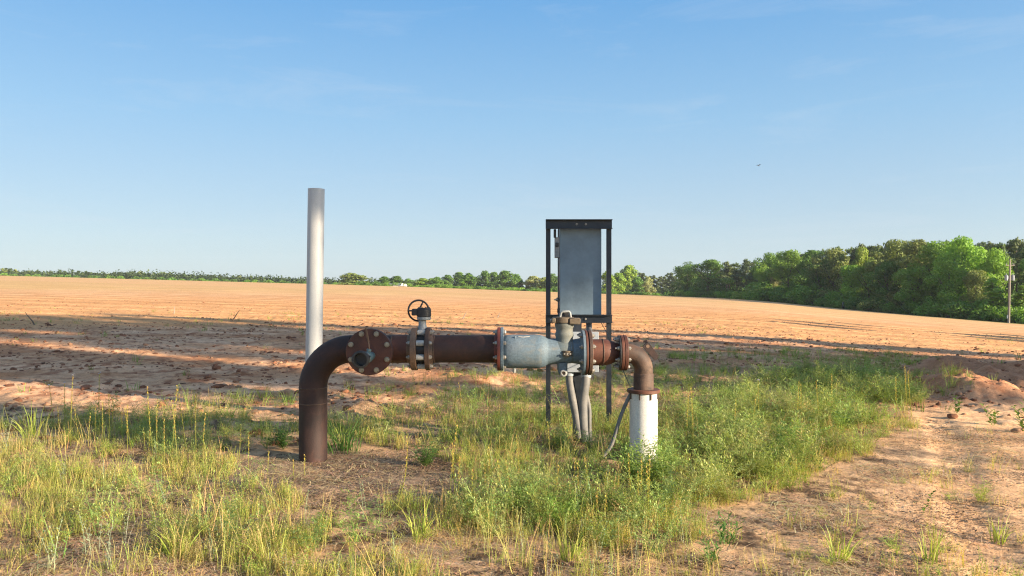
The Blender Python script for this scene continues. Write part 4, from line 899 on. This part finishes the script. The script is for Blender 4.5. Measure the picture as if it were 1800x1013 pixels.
gplant('grass_clump', t_grass(120, .32, (.08, .17, .04), .16, .006, .7), 603, 795, .95, 'dense dark green grass clump just right of the upright rusty pipe')
gplant('leafy_bush', t_feather(.30, (.12, .21, .06), 30, .024, .009), 748, 822, .9, 'low dark green ferny bush in the shade under the pipe run')
gplant('broadleaf_weed', t_broad(7, .22, (.14, .22, .05), .07, .035), 1745, 748, .85, 'bright broad leaved weed at the foot of the eroded bank')
gplant('broadleaf_weed', t_broad(6, .30, (.13, .20, .05), .07, .035), 1802, 762, .95, 'broad leaved weed at the right picture edge below the bank')
gplant('broadleaf_weed', t_broad(6, .25, (.10, .17, .05), .07, .03), 1682, 728, .8, 'dark shaded broad leaved weed growing against the earth bank')
gplant('broadleaf_weed', t_broad(2, .12, (.30, .30, .05), .06, .035), 838, 912, 1.0, 'small weed with yellowing broad leaves in front of the pump')
for u, v, s, lb in ((80, 1010, 1.2, 'silvery green weed at the bottom left corner'), (160, 975, 1.1, 'silvery green weed a little right of the corner one'), (195, 1005, 1.1, 'silvery green weed at the bottom edge left of centre'), (340, 935, .9, 'silvery green weed on the straw below the elbow'), (110, 855, .9, 'silvery green weed standing in the yellow grass at left'), (12, 800, 1.4, 'silvery green weed cut by the left picture edge')):
    gplant('silvery_weed', t_herb(5, .22, G_SIL, .03, .007, .012, .05), u, v, s, lb)
for u, v, s, lb in ((310, 978, 1.0, 'bright green grass tuft in the yellow weeds at lower left'), (475, 1000, 1.0, 'bright green grass tuft at the bottom edge'), (740, 945, 1.0, 'green grass tuft right below the dark bare patch'), (1000, 985, 1.0, 'green grass tuft at the bottom right of centre'), (1473, 985, .9, 'lone thin grass tuft on the bare sandy soil'), (1630, 990, .9, 'lone grass tuft near the bottom on sandy soil'), (60, 770, 1.6, 'spreading grass tuft on the sunlit sand at far left'), (1755, 955, .8, 'lone pale grass tuft near the lower right corner')):
    gplant('grass_tuft', t_grass(26, .19, G_LIT, .05, .007, .9), u, v, s, lb, 'grass tuft')
for u, v, s_, lb in ((1108, 842, 1.25, 'leafy green weed in front of the left side of the white casing foot'), (1140, 852, 1.5, 'leafy green weed right in front of the white casing foot'), (1166, 846, 1.35, 'leafy green weed at the right side of the white casing foot'), (1040, 800, .8, 'leafy weed at the foot of the grey conduits'), (985, 790, .8, 'leafy weed near the foot of the left frame post'), (905, 905, 1.2, 'bright leafy clump standing below the grey pump body'), (1390, 800, 1.5, 'big loose leafy weed in the tall patch on the right'), (1480, 760, 1.6, 'tallest loose leafy weed of the patch on the right')):
    gplant('feathery_weed', t_feather(.30, (.30, .42, .13), 22, .024, .008), u, v, s_, lb)
# grey sticks and roots in the field
for u, v, ln, a, e, lb in ((62, 572, .8, 2.2, .55, 'dark broken stick poking out of the shaded field at far left'), (405, 566, .6, .9, .8, 'grey stick leaning in the shaded field near the white pipe'), (812, 561, .42, .7, .95, 'pale dry stalk leaning in the sunlit field above the pipe run'), (873, 560, .36, .8, .95, 'short pale stalk leaning in the sunlit field, right of the other'), (305, 552, .35, 1.5, 1.3, 'small upright stick at the far edge of the shade')):
    gx, gy, z = ground_at(u, v); d = Vector((math.cos(a) * math.cos(e), .2, math.sin(e))) * ln
    q = Vector((0, 0, -.05)); o = MB().tube([q, q + d * .35 + Vector((.02, 0, .02)), q + d * .7, q + d], [.022, .018, .014, .006], 7).build('stick', M['twig'] if v > 562 else M['pole_wood']); o.location = (gx, gy, z); tag(o, lb, 'stick')

# ------------------------------------------------------------------ trees
def t_crown(clumps, n, s, shell=.55, col=(1, 1, 1), flat=1.0, seed=0):
    """leaf sprays spread through the clumps' volume"""
    r = np.random.default_rng(seed); V = []; C = []
    vol = np.array([c[3] * c[4] * c[5] for c in clumps]) ** .72; vol = vol / vol.sum()
    for (cx, cy, cz, rx, ry, rz, tone), w in zip(clumps, vol):
        m = max(6, int(n * w)); d = r.normal(size=(m, 3)); d /= np.linalg.norm(d, axis=1)[:, None]; rad = shell + (1.08 - shell) * r.random((m, 1)) ** .8
        rad = rad * (1 + .35 * (vnoise(d[:, 0] * 2.6 + cx * 3, d[:, 1] * 2.6 + d[:, 2] * 2.1 + cz, seed) - .5))[:, None]
        c = d * rad * np.array([rx, ry, rz]) + np.array([cx, cy, cz])
        nrm = d + r.normal(0, .55, (m, 3)); nrm[:, 2] *= flat; nrm /= np.linalg.norm(nrm, axis=1)[:, None]
        t1 = np.cross(nrm, r.normal(size=(m, 3))); t1 /= np.linalg.norm(t1, axis=1)[:, None]; t2 = np.cross(nrm, t1); sz = s * r.uniform(.6, 1.5, (m, 1))
        V.append(np.stack([c - t1 * sz, c - t2 * sz * .55 + t1 * sz * .1, c + t1 * sz, c + t2 * sz * .55 - t1 * sz * .1], 1).reshape(-1, 3))
        C.append(np.repeat(np.array(col)[None] * tone * (1 + r.normal(0, .06, (m, 1))) * (1 + r.normal(0, .03, (m, 3))), 4, 0))
    V = np.concatenate(V); return V, np.arange(len(V)).reshape(-1, 4), np.clip(np.concatenate(C), 0, 1)
def np_tube(paths, n=7):
    V = []; Q = []; off = 0
    for pts, rs in paths:
        pts = np.array(pts, float)
        for i, p in enumerate(pts):
            for k in range(n):
                w = 2 * math.pi * k / n; V.append(p + rs[i] * np.array([math.cos(w), math.sin(w), 0]))
        for i in range(len(pts) - 1):
            for k in range(n): Q.append((off + i * n + k, off + i * n + (k + 1) % n, off + (i + 1) * n + (k + 1) % n, off + (i + 1) * n + k))
        off += len(pts) * n
    return np.array(V), np.array(Q)
class Tree:
    """a tree kind of unit height 1: crown mesh and trunk mesh, shared by its copies"""
    def __init__(s, kind, cl, n, leaf, trunk, bark, seed, flat=1.0, shell=.55):
        v, q, c = t_crown(cl, n, leaf, shell, seed=seed, flat=flat); s.crown = mesh_np('crown', v, [q], M['crown'], None, c); s.crown_used = False
        v, q = np_tube(trunk); s.trunk = mesh_np('trunk', v, [q], M[bark], None, None, smooth=True); s.kind = kind
        s.wid = max(abs(c[0]) + c[3] for c in cl) * 2
        for o in (s.crown, s.trunk): COL.objects.unlink(o)
    def put(s, x, y, h, w, col, label, cat='tree', group=None, name=None, z=None, rz=None):
        z = gz(x, y) if z is None else z
        root = thing(name or s.kind, (x, y, z - .1), label, cat, group); root.rotation_euler.z = random.uniform(0, 6.28) if rz is None else rz; root.scale = (w / s.wid, w / s.wid, h)
        for src in (s.crown, s.trunk):
            o = src.copy(); o.name = src.name.split('.')[0]; COL.objects.link(o); o.parent = root
            if src is s.crown: o.color = (*col, 1)
        return root
def mk_broad(seed, n=9500, leaf=.0135, low=.08, spread=.30, k=26):
    r = random.Random(seed); cl = []
    for i in range(k):
        a = r.uniform(0, 6.28); q = r.random() ** .5; zz = low + .08 + (.88 - low) * r.random(); env = math.sin(min(1, max(0, (zz - low + .12) / (1.05 - low))) * math.pi) ** .55
        rr = spread * q * env; cr = r.uniform(.065, .135); cl.append((rr * math.cos(a), rr * math.sin(a), min(zz, .96 - cr * .7), cr, cr, cr * r.uniform(.65, .9), r.uniform(.78, 1.2)))
    cl.append((0, 0, .5 + low * .4, spread * .55, spread * .55, .34 - low * .25, .8))
    th = .35 if low > .3 else 1.0; tr = [([(0, 0, -.02), (.01, 0, .15), (0, .01, .4), (.01, 0, .75)], [.028 * th, .022 * th, .016 * th, .006])]
    for i in range(6):
        a = i * 1.05 + r.uniform(-.3, .3); z0 = r.uniform(.14, .5) if low < .3 else r.uniform(.4, .55); tr.append(([(0, 0, z0), (.12 * math.cos(a), .12 * math.sin(a), z0 + .14), (.22 * math.cos(a), .22 * math.sin(a), z0 + .28)], [.012, .008, .003]))
    return Tree('broadleaf_tree', cl, n, leaf, tr, 'bark', seed)
def mk_pine(seed, n=2600, leaf=.015, low=.5, k=16):
    r = random.Random(seed); cl = []
    for i in range(k):
        zz = low + (.95 - low) * (i + r.random()) / k; a = r.uniform(0, 6.28); rr = r.uniform(.02, .13) * (1.15 - (zz - low) / (1 - low) * .8); cr = r.uniform(.045, .08) * (1.15 - (zz - low) * .6); cl.append((rr * math.cos(a), rr * math.sin(a), zz, cr * 1.2, cr * 1.2, cr * .62, r.uniform(.8, 1.15)))
    cl.append((0, 0, .95, .04, .04, .05, 1))
    tr = [([(0, 0, -.02), (.005, 0, .3), (0, .004, .6), (0, 0, .96)], [.013, .011, .008, .003])]
    for c in cl[:-1]: tr.append(([(0, 0, c[2] - .03), (c[0] * .5, c[1] * .5, c[2] - .015), (c[0], c[1], c[2])], [.004, .003, .0015]))
    return Tree('pine_tree', cl, n, leaf, tr, 'pine_bark', seed, flat=1.4, shell=.3)
def mk_shrub(seed, n=1500, leaf=.05):
    r = random.Random(seed); cl = [(r.uniform(-.5, .5), r.uniform(-.5, .5), r.uniform(.2, .68), r.uniform(.22, .36), r.uniform(.22, .36), r.uniform(.2, .32), r.uniform(.8, 1.2)) for _ in range(9)]
    return Tree('shrub', cl, n, leaf, [([(0, 0, -.05), (.02, 0, .3), (0, 0, .6)], [.04, .03, .01])], 'bark', seed)
BR = [mk_broad(s) for s in (1, 2, 3, 4)] + [mk_broad(5, low=.02), mk_broad(6, low=.02, spread=.34)]
HI = [mk_broad(s, 5200, .014, low=.40, spread=.24) for s in (7, 8)]
PN = [mk_pine(s) for s in (11, 12, 13)] + [mk_pine(14, low=.38)]
YPN = mk_pine(15, 4200, .018, low=.08, k=30)
SH = [mk_shrub(s) for s in (21, 22, 23)]
FB = [mk_broad(s, 3800, .030, low=.0, spread=.30, k=34) for s in (31, 32, 33)]; FP = [mk_pine(s, 2400, .030, low=.10, k=26) for s in (34, 35, 36)]
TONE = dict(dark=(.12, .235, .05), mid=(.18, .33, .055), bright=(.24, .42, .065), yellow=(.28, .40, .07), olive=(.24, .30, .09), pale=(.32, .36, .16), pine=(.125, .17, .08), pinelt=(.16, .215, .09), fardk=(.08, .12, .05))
def DT(u): return float(np.interp(u, [1180, 1220, 1350, 1450, 1550, 1650, 1750, 1800, 2000, 2300], [295, 285, 245, 208, 178, 158, 142, 134, 124, 115]))
def tree_px(T, u, vtop, wpx, tone, D, label, group=None, name=None, cat='tree', wmin=0):
    x = (u - CX) / F * D; z = gz(x, D); zt = H - (vtop - CY) / F * D
    c = TONE[tone]; j = random.uniform(.9, 1.1); col = tuple(q * j * random.uniform(.94, 1.06) for q in c)
    return T.put(x, D, max(1.0, zt - z), wpx / F * D, col, label, cat, group, name)
WD = [(1208, 458, 66, 'dark', 6, 'dark rounded tree at the left tip of the right-hand wood'), (1245, 453, 92, 'dark', -4, 'big rounded green tree standing out at the left tip of the wood'),
 (1343, 462, 44, 'bright', 0, 'small bright green tree in front of the dark pine trunks'), (1361, 468, 34, 'pale', 3, 'slim pale leaved tree beside the small bright one'),
 (1352, 440, 66, 'mid', 16, 'green tree rising behind the small bright tree'), (1386, 437, 74, 'mid', 4, 'dark green round tree left of the olive crowns'), (1424, 436, 78, 'dark', 8, 'deep green broad tree next to the dark round one'),
 (1440, 452, 66, 'dark', -3, 'lower dark green tree in front of the deep green one'), (1466, 431, 92, 'olive', 4, 'pale olive domed tree in the middle of the wood'), (1497, 462, 66, 'bright', -2, 'fresh green tree leaning out below the yellowish crown'),
 (1512, 430, 52, 'yellow', 14, 'yellow green crown peeping above the middle of the wood'), (1528, 455, 80, 'mid', 2, 'dark green tree right of the fresh green one'), (1575, 415, 104, 'olive', 6, 'tall olive oak with pale crown, left of the two tallest'),
 (1560, 455, 88, 'dark', -5, 'shaded dark tree at the foot of the tall olive oak'), (1616, 416, 104, 'olive', 2, 'broad olive oak with a domed pale crown'), (1652, 420, 96, 'mid', 3, 'bright topped green tree right of the broad olive oak'), (1607, 458, 84, 'mid', -6, 'lower green tree with yellow sprays below the olive oaks'),
 (1690, 412, 92, 'bright', 2, 'tallest bright green tree at the right of the wood'), (1668, 455, 88, 'mid', -5, 'green tree with gaps to pale trunks behind'), (1718, 430, 70, 'mid', 8, 'green tree between the tallest one and the utility pole'), (1747, 430, 76, 'bright', 4, 'bright green tree just left of the utility pole'),
 (1715, 470, 66, 'olive', -3, 'low olive tree near the utility pole'), (1846, 425, 90, 'mid', 4, 'tree partly cut by the right picture edge')]
for i, (u, vt, w, tn, dd_, lb) in enumerate(WD):
    tree_px(BR[i % 4] if vt < 450 else BR[4 + i % 2], u, vt, w, tn, DT(u) + dd_, lb, 'broadleaf trees of the right-hand wood')
tree_px(YPN, 1745, 487, 62, 'bright', DT(1745) - 3, 'young bushy pine just left of the utility pole foot', name='pine_tree')
tree_px(YPN, 1796, 500, 50, 'mid', DT(1796) - 2, 'young bushy pine right of the utility pole foot', name='pine_tree')
for i in range(46):
    u = 1262 + i * 12.2 + random.uniform(-4, 4); top = float(np.interp(u, [1260, 1330, 1400, 1500, 1545, 1600, 1700, 1780, 1830], [462, 452, 440, 432, 421, 424, 424, 416, 414])) + random.uniform(-3, 9)
    lb = 'grey green pine with bare trunk standing among the pines behind the small bright tree' if u < 1345 else ('dark pine top showing between the broadleaf crowns of the wood' if u < 1720 else 'tall dark pine behind the utility pole')
    tree_px(PN[i % 4], u, top, 44 if u > 1500 else 34, random.choice(['pine', 'pine', 'pinelt']), DT(u) + random.uniform(14, 44), lb, 'pines of the right-hand wood')
for i in range(30):     # a second rank deeper in the wood
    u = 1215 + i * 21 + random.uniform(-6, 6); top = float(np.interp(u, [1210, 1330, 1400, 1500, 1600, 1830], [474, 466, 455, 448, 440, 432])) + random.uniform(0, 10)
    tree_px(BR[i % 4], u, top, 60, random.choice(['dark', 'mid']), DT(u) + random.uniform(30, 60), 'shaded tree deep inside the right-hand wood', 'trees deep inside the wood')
for i in range(44):
    u = 1196 + i * 14.6 + random.uniform(-5, 5); D = DT(u) - random.uniform(3, 7); x = (u - CX) / F * D; hpx = random.uniform(13, 20) if u < 1330 else random.uniform(16, 44)
    c = TONE[random.choice(['bright', 'yellow', 'mid'] if u < 1340 else ['dark', 'mid', 'mid', 'olive', 'bright'])]
    lb = 'light green shrub below the two rounded trees at the left tip of the wood' if u < 1262 else 'light green shrub at the field edge below the bare pine trunks' if u < 1340 else 'shrub at the field edge below the small bright green tree' if u < 1400 else 'shrub at the foot of the deep green trees, left of the dark marker post' if u < 1480 else 'shrub at the field edge just right of the dark marker post' if u < 1545 else 'shrub at the foot of the two tall olive oaks' if u < 1640 else 'shrub at the foot of the tallest bright green tree' if u < 1715 else 'shrub at the foot of the wood near the utility pole'
    SH[i % 3].put(x, D, hpx / F * D, hpx * random.uniform(1.4, 2.2) / F * D, c, lb, 'shrub', 'shrubs along the edge of the right-hand wood')
# centre of the far field edge
MD = [(617, 481, 42, 'olive', 'rounded olive tree right of the white pipe on the skyline'), (675, 487, 22, 'mid', 'small dark green tree left of the barn roof'), (697, 486, 24, 'mid', 'green tree right behind the barn roof'), (718, 491, 20, 'bright', 'small light green tree right of the barn roof'), (742, 490, 24, 'yellow', 'pale green low tree between the barn and the dark clump'), (757, 490, 20, 'bright', 'low fresh green tree left of the dark clump'),
 (768, 488, 20, 'mid', 'green tree at the left of the dark clump'), (786, 484, 20, 'dark', 'dark tree in the middle of the clump'), (806, 479, 26, 'mid', 'tallest tree of the clump above the handwheel'), (823, 481, 24, 'dark', 'dark round tree at the right of the clump'), (817, 492, 20, 'bright', 'small light tree in front of the clump'), (836, 487, 18, 'mid', 'low tree in the gap between the two clumps'),
 (853, 477, 24, 'dark', 'left tree of the tall clump above the pipe flange'), (869, 479, 24, 'mid', 'second tree of the tall clump'), (889, 476, 30, 'dark', 'tallest and widest tree of the tall clump'), (907, 483, 22, 'mid', 'right tree of the tall clump'),
 (938, 486, 34, 'pale', 'pale rounded tree left of the black steel frame'), (955, 488, 20, 'olive', 'small olive tree touching the left frame post'), (972, 482, 22, 'dark', 'dark tree seen between frame post and cabinet'), (992, 484, 30, 'mid', 'tree hidden behind the cabinet, left one'), (1030, 484, 30, 'mid', 'tree hidden behind the cabinet, right one'),
 (1067, 478, 26, 'yellow', 'yellow green tree beside the right frame post'), (1086, 480, 26, 'yellow', 'yellow green tree left of the tall loose one'), (1103, 466, 34, 'yellow', 'tall loose yellow green tree right of the frame'), (1120, 488, 24, 'dark', 'low dark tree at the foot of the loose one'), (1139, 487, 18, 'pale', 'small pale tree right of the loose one')]
for i, (u, vt, w, tn, lb) in enumerate(MD): tree_px(FB[i % 3], u, vt - 2, w * 1.5, {'mid': 'dark', 'bright': 'mid'}.get(tn, tn), random.uniform(385, 430), lb, 'trees along the centre of the far field edge')
for i in range(16):
    u = 1106 + i * 6.2; tree_px(FP[i % 3], u, random.uniform(479, 488), 24, 'pine', random.uniform(420, 470), 'grey green pine between the yellow tree and the right-hand wood', 'pines between the clumps')
for i in range(34):
    u = 632 + i * 17.3 + random.uniform(-5, 5); base = float(np.interp(u, _U, _Y)); D = random.uniform(345, 375); x = (u - CX) / F * D; zt = H - (base - random.uniform(5, 10) - CY) / F * D; z = gz(x, D)
    SH[i % 3].put(x, D, zt - z, random.uniform(22, 34) / F * D, TONE[random.choice(['dark', 'mid', 'mid', 'bright'])], 'low skyline shrub left of the barn' if u < 680 else 'low skyline shrub between the barn and the clump above the handwheel' if u < 765 else 'low skyline shrub at the foot of the clump above the handwheel' if u < 845 else 'low skyline shrub at the foot of the tall clump above the pipe flange' if u < 920 else 'low skyline shrub left of the steel frame' if u < 960 else 'low skyline shrub seen through the steel frame' if u < 1075 else 'low skyline shrub between the steel frame and the right-hand wood', 'shrub', 'shrubs along the far field edge')
for i in range(118):
    u = -12 + i * 5.4 + random.uniform(-2, 2); base = float(np.interp(u, _U, _Y)); hp = float(np.interp(u, [0, 60, 250, 420, 640], [12, 9, 12, 10, 8])) * random.uniform(.75, 1.25); D = random.uniform(500, 560)
    tree_px(FP[i % 3] if random.random() < .5 else FB[i % 3], u, base - hp, random.uniform(15, 24), random.choice(['pine', 'fardk', 'fardk', 'olive']), D, 'distant tree in the hazy line beyond the left half of the field' if u < 545 else 'distant tree in the low line between the white pipe and the barn', 'trees of the distant hazy line', name='distant_tree')
for i in range(40):
    u = -5 + i * 16 + random.uniform(-8, 8); base = float(np.interp(u, _U, _Y)); D = 480; tree_px(FB[i % 3], u, base - random.uniform(3.5, 6.0), 30, random.choice(['dark', 'dark', 'mid']), D, 'low green tree in front of the distant line, left of the white standpipe' if u < 545 else 'low green tree in front of the distant line, right of the white standpipe', 'low light green trees of the distant line', name='distant_tree')

def mass(name, us, vh, Df, leaf, col, n, tone=.2):
    r = np.random.default_rng(5); V = []; C = []
    for u in us:
        D = Df(u) + r.uniform(-1, 1) * 3; x = (u - CX) / F * D; z = gz(x, D); hh = vh(u) / F * D * r.uniform(.7, 1.2); w = hh * r.uniform(1.0, 1.6); m = int(n * r.uniform(.8, 1.2))
        d = r.normal(size=(m, 3)); d /= np.linalg.norm(d, axis=1)[:, None]; d[:, 2] = np.abs(d[:, 2]); c = d * r.uniform(.6, 1.05, (m, 1)) * np.array([w, w * .7, hh]) + np.array([x, D, z - .2])
        nr = d + r.normal(0, .5, (m, 3)); nr /= np.linalg.norm(nr, axis=1)[:, None]; t1 = np.cross(nr, r.normal(size=(m, 3))); t1 /= np.linalg.norm(t1, axis=1)[:, None]; t2 = np.cross(nr, t1); sz = leaf * r.uniform(.6, 1.5, (m, 1))
        V.append(np.stack([c - t1 * sz, c - t2 * sz * .6, c + t1 * sz, c + t2 * sz * .6], 1).reshape(-1, 3)); C.append(np.repeat(np.array(col)[None] * (1 + r.normal(0, tone) * .6) * (1 + r.normal(0, .12, (m, 1))), 4, 0))
    V = np.concatenate(V); tag(mesh_np(name, V, [np.arange(len(V)).reshape(-1, 4)], M['weed'], None, np.clip(np.concatenate(C), .01, 1)), kind='stuff')
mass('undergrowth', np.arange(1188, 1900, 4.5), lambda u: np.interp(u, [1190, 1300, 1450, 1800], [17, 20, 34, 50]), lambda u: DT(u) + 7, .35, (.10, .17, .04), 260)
mass('far_woodland', np.concatenate([np.arange(-15, 560, 2.6), np.arange(560, 1200, 5)]), lambda u: np.interp(u, [0, 60, 250, 420, 560, 640, 700, 1190], [29, 26, 28, 25, 21, 20, 15, 16]), lambda u: 490 if u < 640 else 420, .75, (.065, .105, .042), 170)

# trees standing beside and behind the photographer, outside the picture: they throw the shade
def shade_tree(s, n, h, w, low=None, T=None, label=''):
    sx, cx_ = math.sin(R(SUN_AZ)), math.cos(R(SUN_AZ))
    x = s * sx + n * (-cx_) ; y = s * cx_ + n * sx
    (T or random.choice(BR[:4])).put(x, y, h, w, TONE['mid'], label or 'tree outside the picture shading the field', 'tree', 'trees beside the photographer')
random.seed(41)
SHADE = [  # s: towards the sun, n: across it, height, crown width, kind
    (13, 4.52, 13.0, 1.55, 'H'), (13, 6.55, 14.5, 2.7, 'H'), (24, 8.0, 20.5, 2.6, 'H'), (37, 7.0, 26, 2.2, 'P'), (31, 12.4, 20.5, 4.4, 'P'), (44, 13.2, 27, 4.0, 'H'), (41, 10.6, 25, 1.9, 'P'), (34, 16.2, 19, 3.6, 'P'),
    (30, 15.6, 15, 3.4, 'B'), (44, 18.0, 22, 3.8, 'P'), (40, 20.2, 17.5, 2.8, 'B'), (30, 17.5, 11, 2.4, 'B'), (46, 23.4, 19.5, 3.2, 'B'), (33, 24.0, 12, 2.6, 'B'), (36, 14.2, 12.5, 3.2, 'B'),
    (58, 15.0, 26, 4.6, 'P'), (33, 12.6, 9.6, 2.2, 'B'),
    (38, 40.5, 16.0, 1.9, 'B'), (40, 45, 15.5, 2.4, 'B'), (42, 50.5, 15, 2.0, 'B'), (44, 34.5, 9.5, 1.5, 'B')]
for s_, n_, h_, w_, k_ in SHADE:
    shade_tree(s_, n_, h_, w_, T=(random.choice(PN[:3]) if k_ in 'PS' else HI[len(ORG) % 2] if k_ == 'H' else random.choice(BR[:4])))

# ------------------------------------------------------------------ barn roof, utility pole, marker, bird
D = 352; xb0, xb1 = (681 - CX) / F * D, (712 - CX) / F * D; zr_ = H - (498.6 - CY) / F * D; ze = H - (502.0 - CY) / F * D; zg = gz(xb0, D)
bn = thing('barn', ((xb0 + xb1) / 2, D, zg), 'long low white barn with a pale metal roof on the skyline', 'barn')
xm = (704 - CX) / F * D
MB().box(((xb0 + xb1) / 2, D + 3, (zg - 1 + ze) / 2), (xb1 - xb0 - .4, 6, ze - zg + 1)).build('wall', M['wall_white'], bn, smooth=False)
MB().prism([(xb0 - .2, D - .5, ze), (xb0 - .2, D + 3, zr_), (xb0 - .2, D + 6.5, ze)], (0, 0, 0), (xm - xb0 + .2, 0, 0)).build('roof', M['roof_metal'], bn, smooth=False)
for k in range(2):
    a = xm + .05 + k * 1.35; MB().prism([(a, D - .8, ze - .3), (a + .65, D - .8, zr_ + .05 - k * .25), (a + 1.3, D - .8, ze - .3)], (0, 0, 0), (0, 5, 0)).build('gable', M['wall_white'], bn, smooth=False)
D = 124.0; xp = (1773 - CX) / F * D; zg = gz(xp, D); zt = H - (455.5 - CY) / F * D
up = thing('utility_pole', (xp, D, zg), 'weathered utility pole carrying two pale transformers at the edge of the wood', 'utility pole')
MB().cyl((xp, D, zg - .3), (xp + .25, D, zt), .19, 14, .12).build('pole', M['pole_wood'], up)
za = H - (466.5 - CY) / F * D
MB().box((xp + .25, D, za), (1.5, .12, .12)).build('crossarm', M['pole_wood'], up, smooth=False)
for k in (-1, 1):
    xt_ = xp + .15 + k * .55; zc_ = H - (493.5 - CY) / F * D
    tf = MB().lathe((xt_, D, zc_), (0, 0, 1), [(0, .20), (.04, .24), (.85, .24), (.88, .27), (.93, .20), (.97, .05)], 18).build('transformer', M['box_grey'], up)
    MB().cyl((xt_, D, zc_ + .96), (xt_ + k * .05, D, zc_ + 1.25), .05, 8, .03).build('bushing', M['box_grey'], tf)
    MB().box((xt_ - k * .25, D, zc_ + .5), (.3, .06, .5)).build('bracket', M['cast_grey'], up, smooth=False)
    MB().cyl((xp + .25 + k * .6, D, za + .06), (xp + .25 + k * .6, D, za + .30), .05, 8).build('insulator', M['box_grey'], up)
MB().cyl((xp - .24, D, zg + .8), (xp - .20, D, zg + 1.35), .10, 10).build('meter_box', M['box_grey'], up)
D = 188.0; xm_ = (1482.5 - CX) / F * D; zg = gz(xm_, D)
mk = thing('field_stand', (xm_, D, zg), 'small dark post with a pale green top at the foot of the wood', 'marker post')
MB().box((xm_, D, zg + .5), (.5, .4, 1.2), None, .05).build('base', M['black_iron'], mk)
MB().cyl((xm_, D, zg + 1.1), (xm_, D, zg + 1.75), .28, 12, .22).build('cap', M['pump_grey_worn'], mk)
D = 395.0; xq = (953 - CX) / F * D; o = MB().cyl((0, 0, -.5), (0, 0, 4.4), .16, 8, .1).build('wooden_post', M['pole_wood']); o.location = (xq, D, gz(xq, D)); tag(o, 'thin pale post on the skyline left of the frame', 'post')
bd = Vector(((1333.5 - CX) / F * 60, 60, H - (291 - CY) / F * 60)); mb = MB().lathe((-.13, 0, 0), (1, 0, -.15), [(0, .004), (.05, .022), (.12, .032), (.19, .022), (.235, .016), (.26, .002)], 10)
for k in (-1, 1): mb.prism([(-.02, .02 * k, .01), (.05, .02 * k, .01), (.03, .16 * k, .07), (-.03, .25 * k, .03), (-.05, .15 * k, .06)], (0, 0, 0), (0, 0, .006))
mb.prism([(-.12, -.02, 0), (-.19, -.04, .01), (-.19, .04, .01), (-.12, .02, 0)], (0, 0, 0), (0, 0, .005))
o = mb.build('bird', M['rubber']); o.location = bd; o.rotation_euler.z = .5; tag(o, 'small dark bird flying in the clear sky at right', 'bird')

# ------------------------------------------------------------------ morning haze
hz = MB().box((0, 0, -3), (1840, 1840, 86)).build('haze', None, smooth=False); hz.location = (0, 0, 0)
m = bpy.data.materials.new('haze_air'); m.use_nodes = True; t = m.node_tree; t.nodes.clear(); o_ = t.nodes.new('ShaderNodeOutputMaterial'); v_ = t.nodes.new('ShaderNodeVolumePrincipled')
v_.inputs['Color'].default_value = (.80, .88, 1.0, 1); v_.inputs['Density'].default_value = HAZE; v_.inputs['Anisotropy'].default_value = .1; t.links.new(v_.outputs[0], o_.inputs['Volume'])
hz.data.materials.clear(); hz.data.materials.append(m); tag(hz, kind='stuff')
SC.cycles.volume_bounces = 0
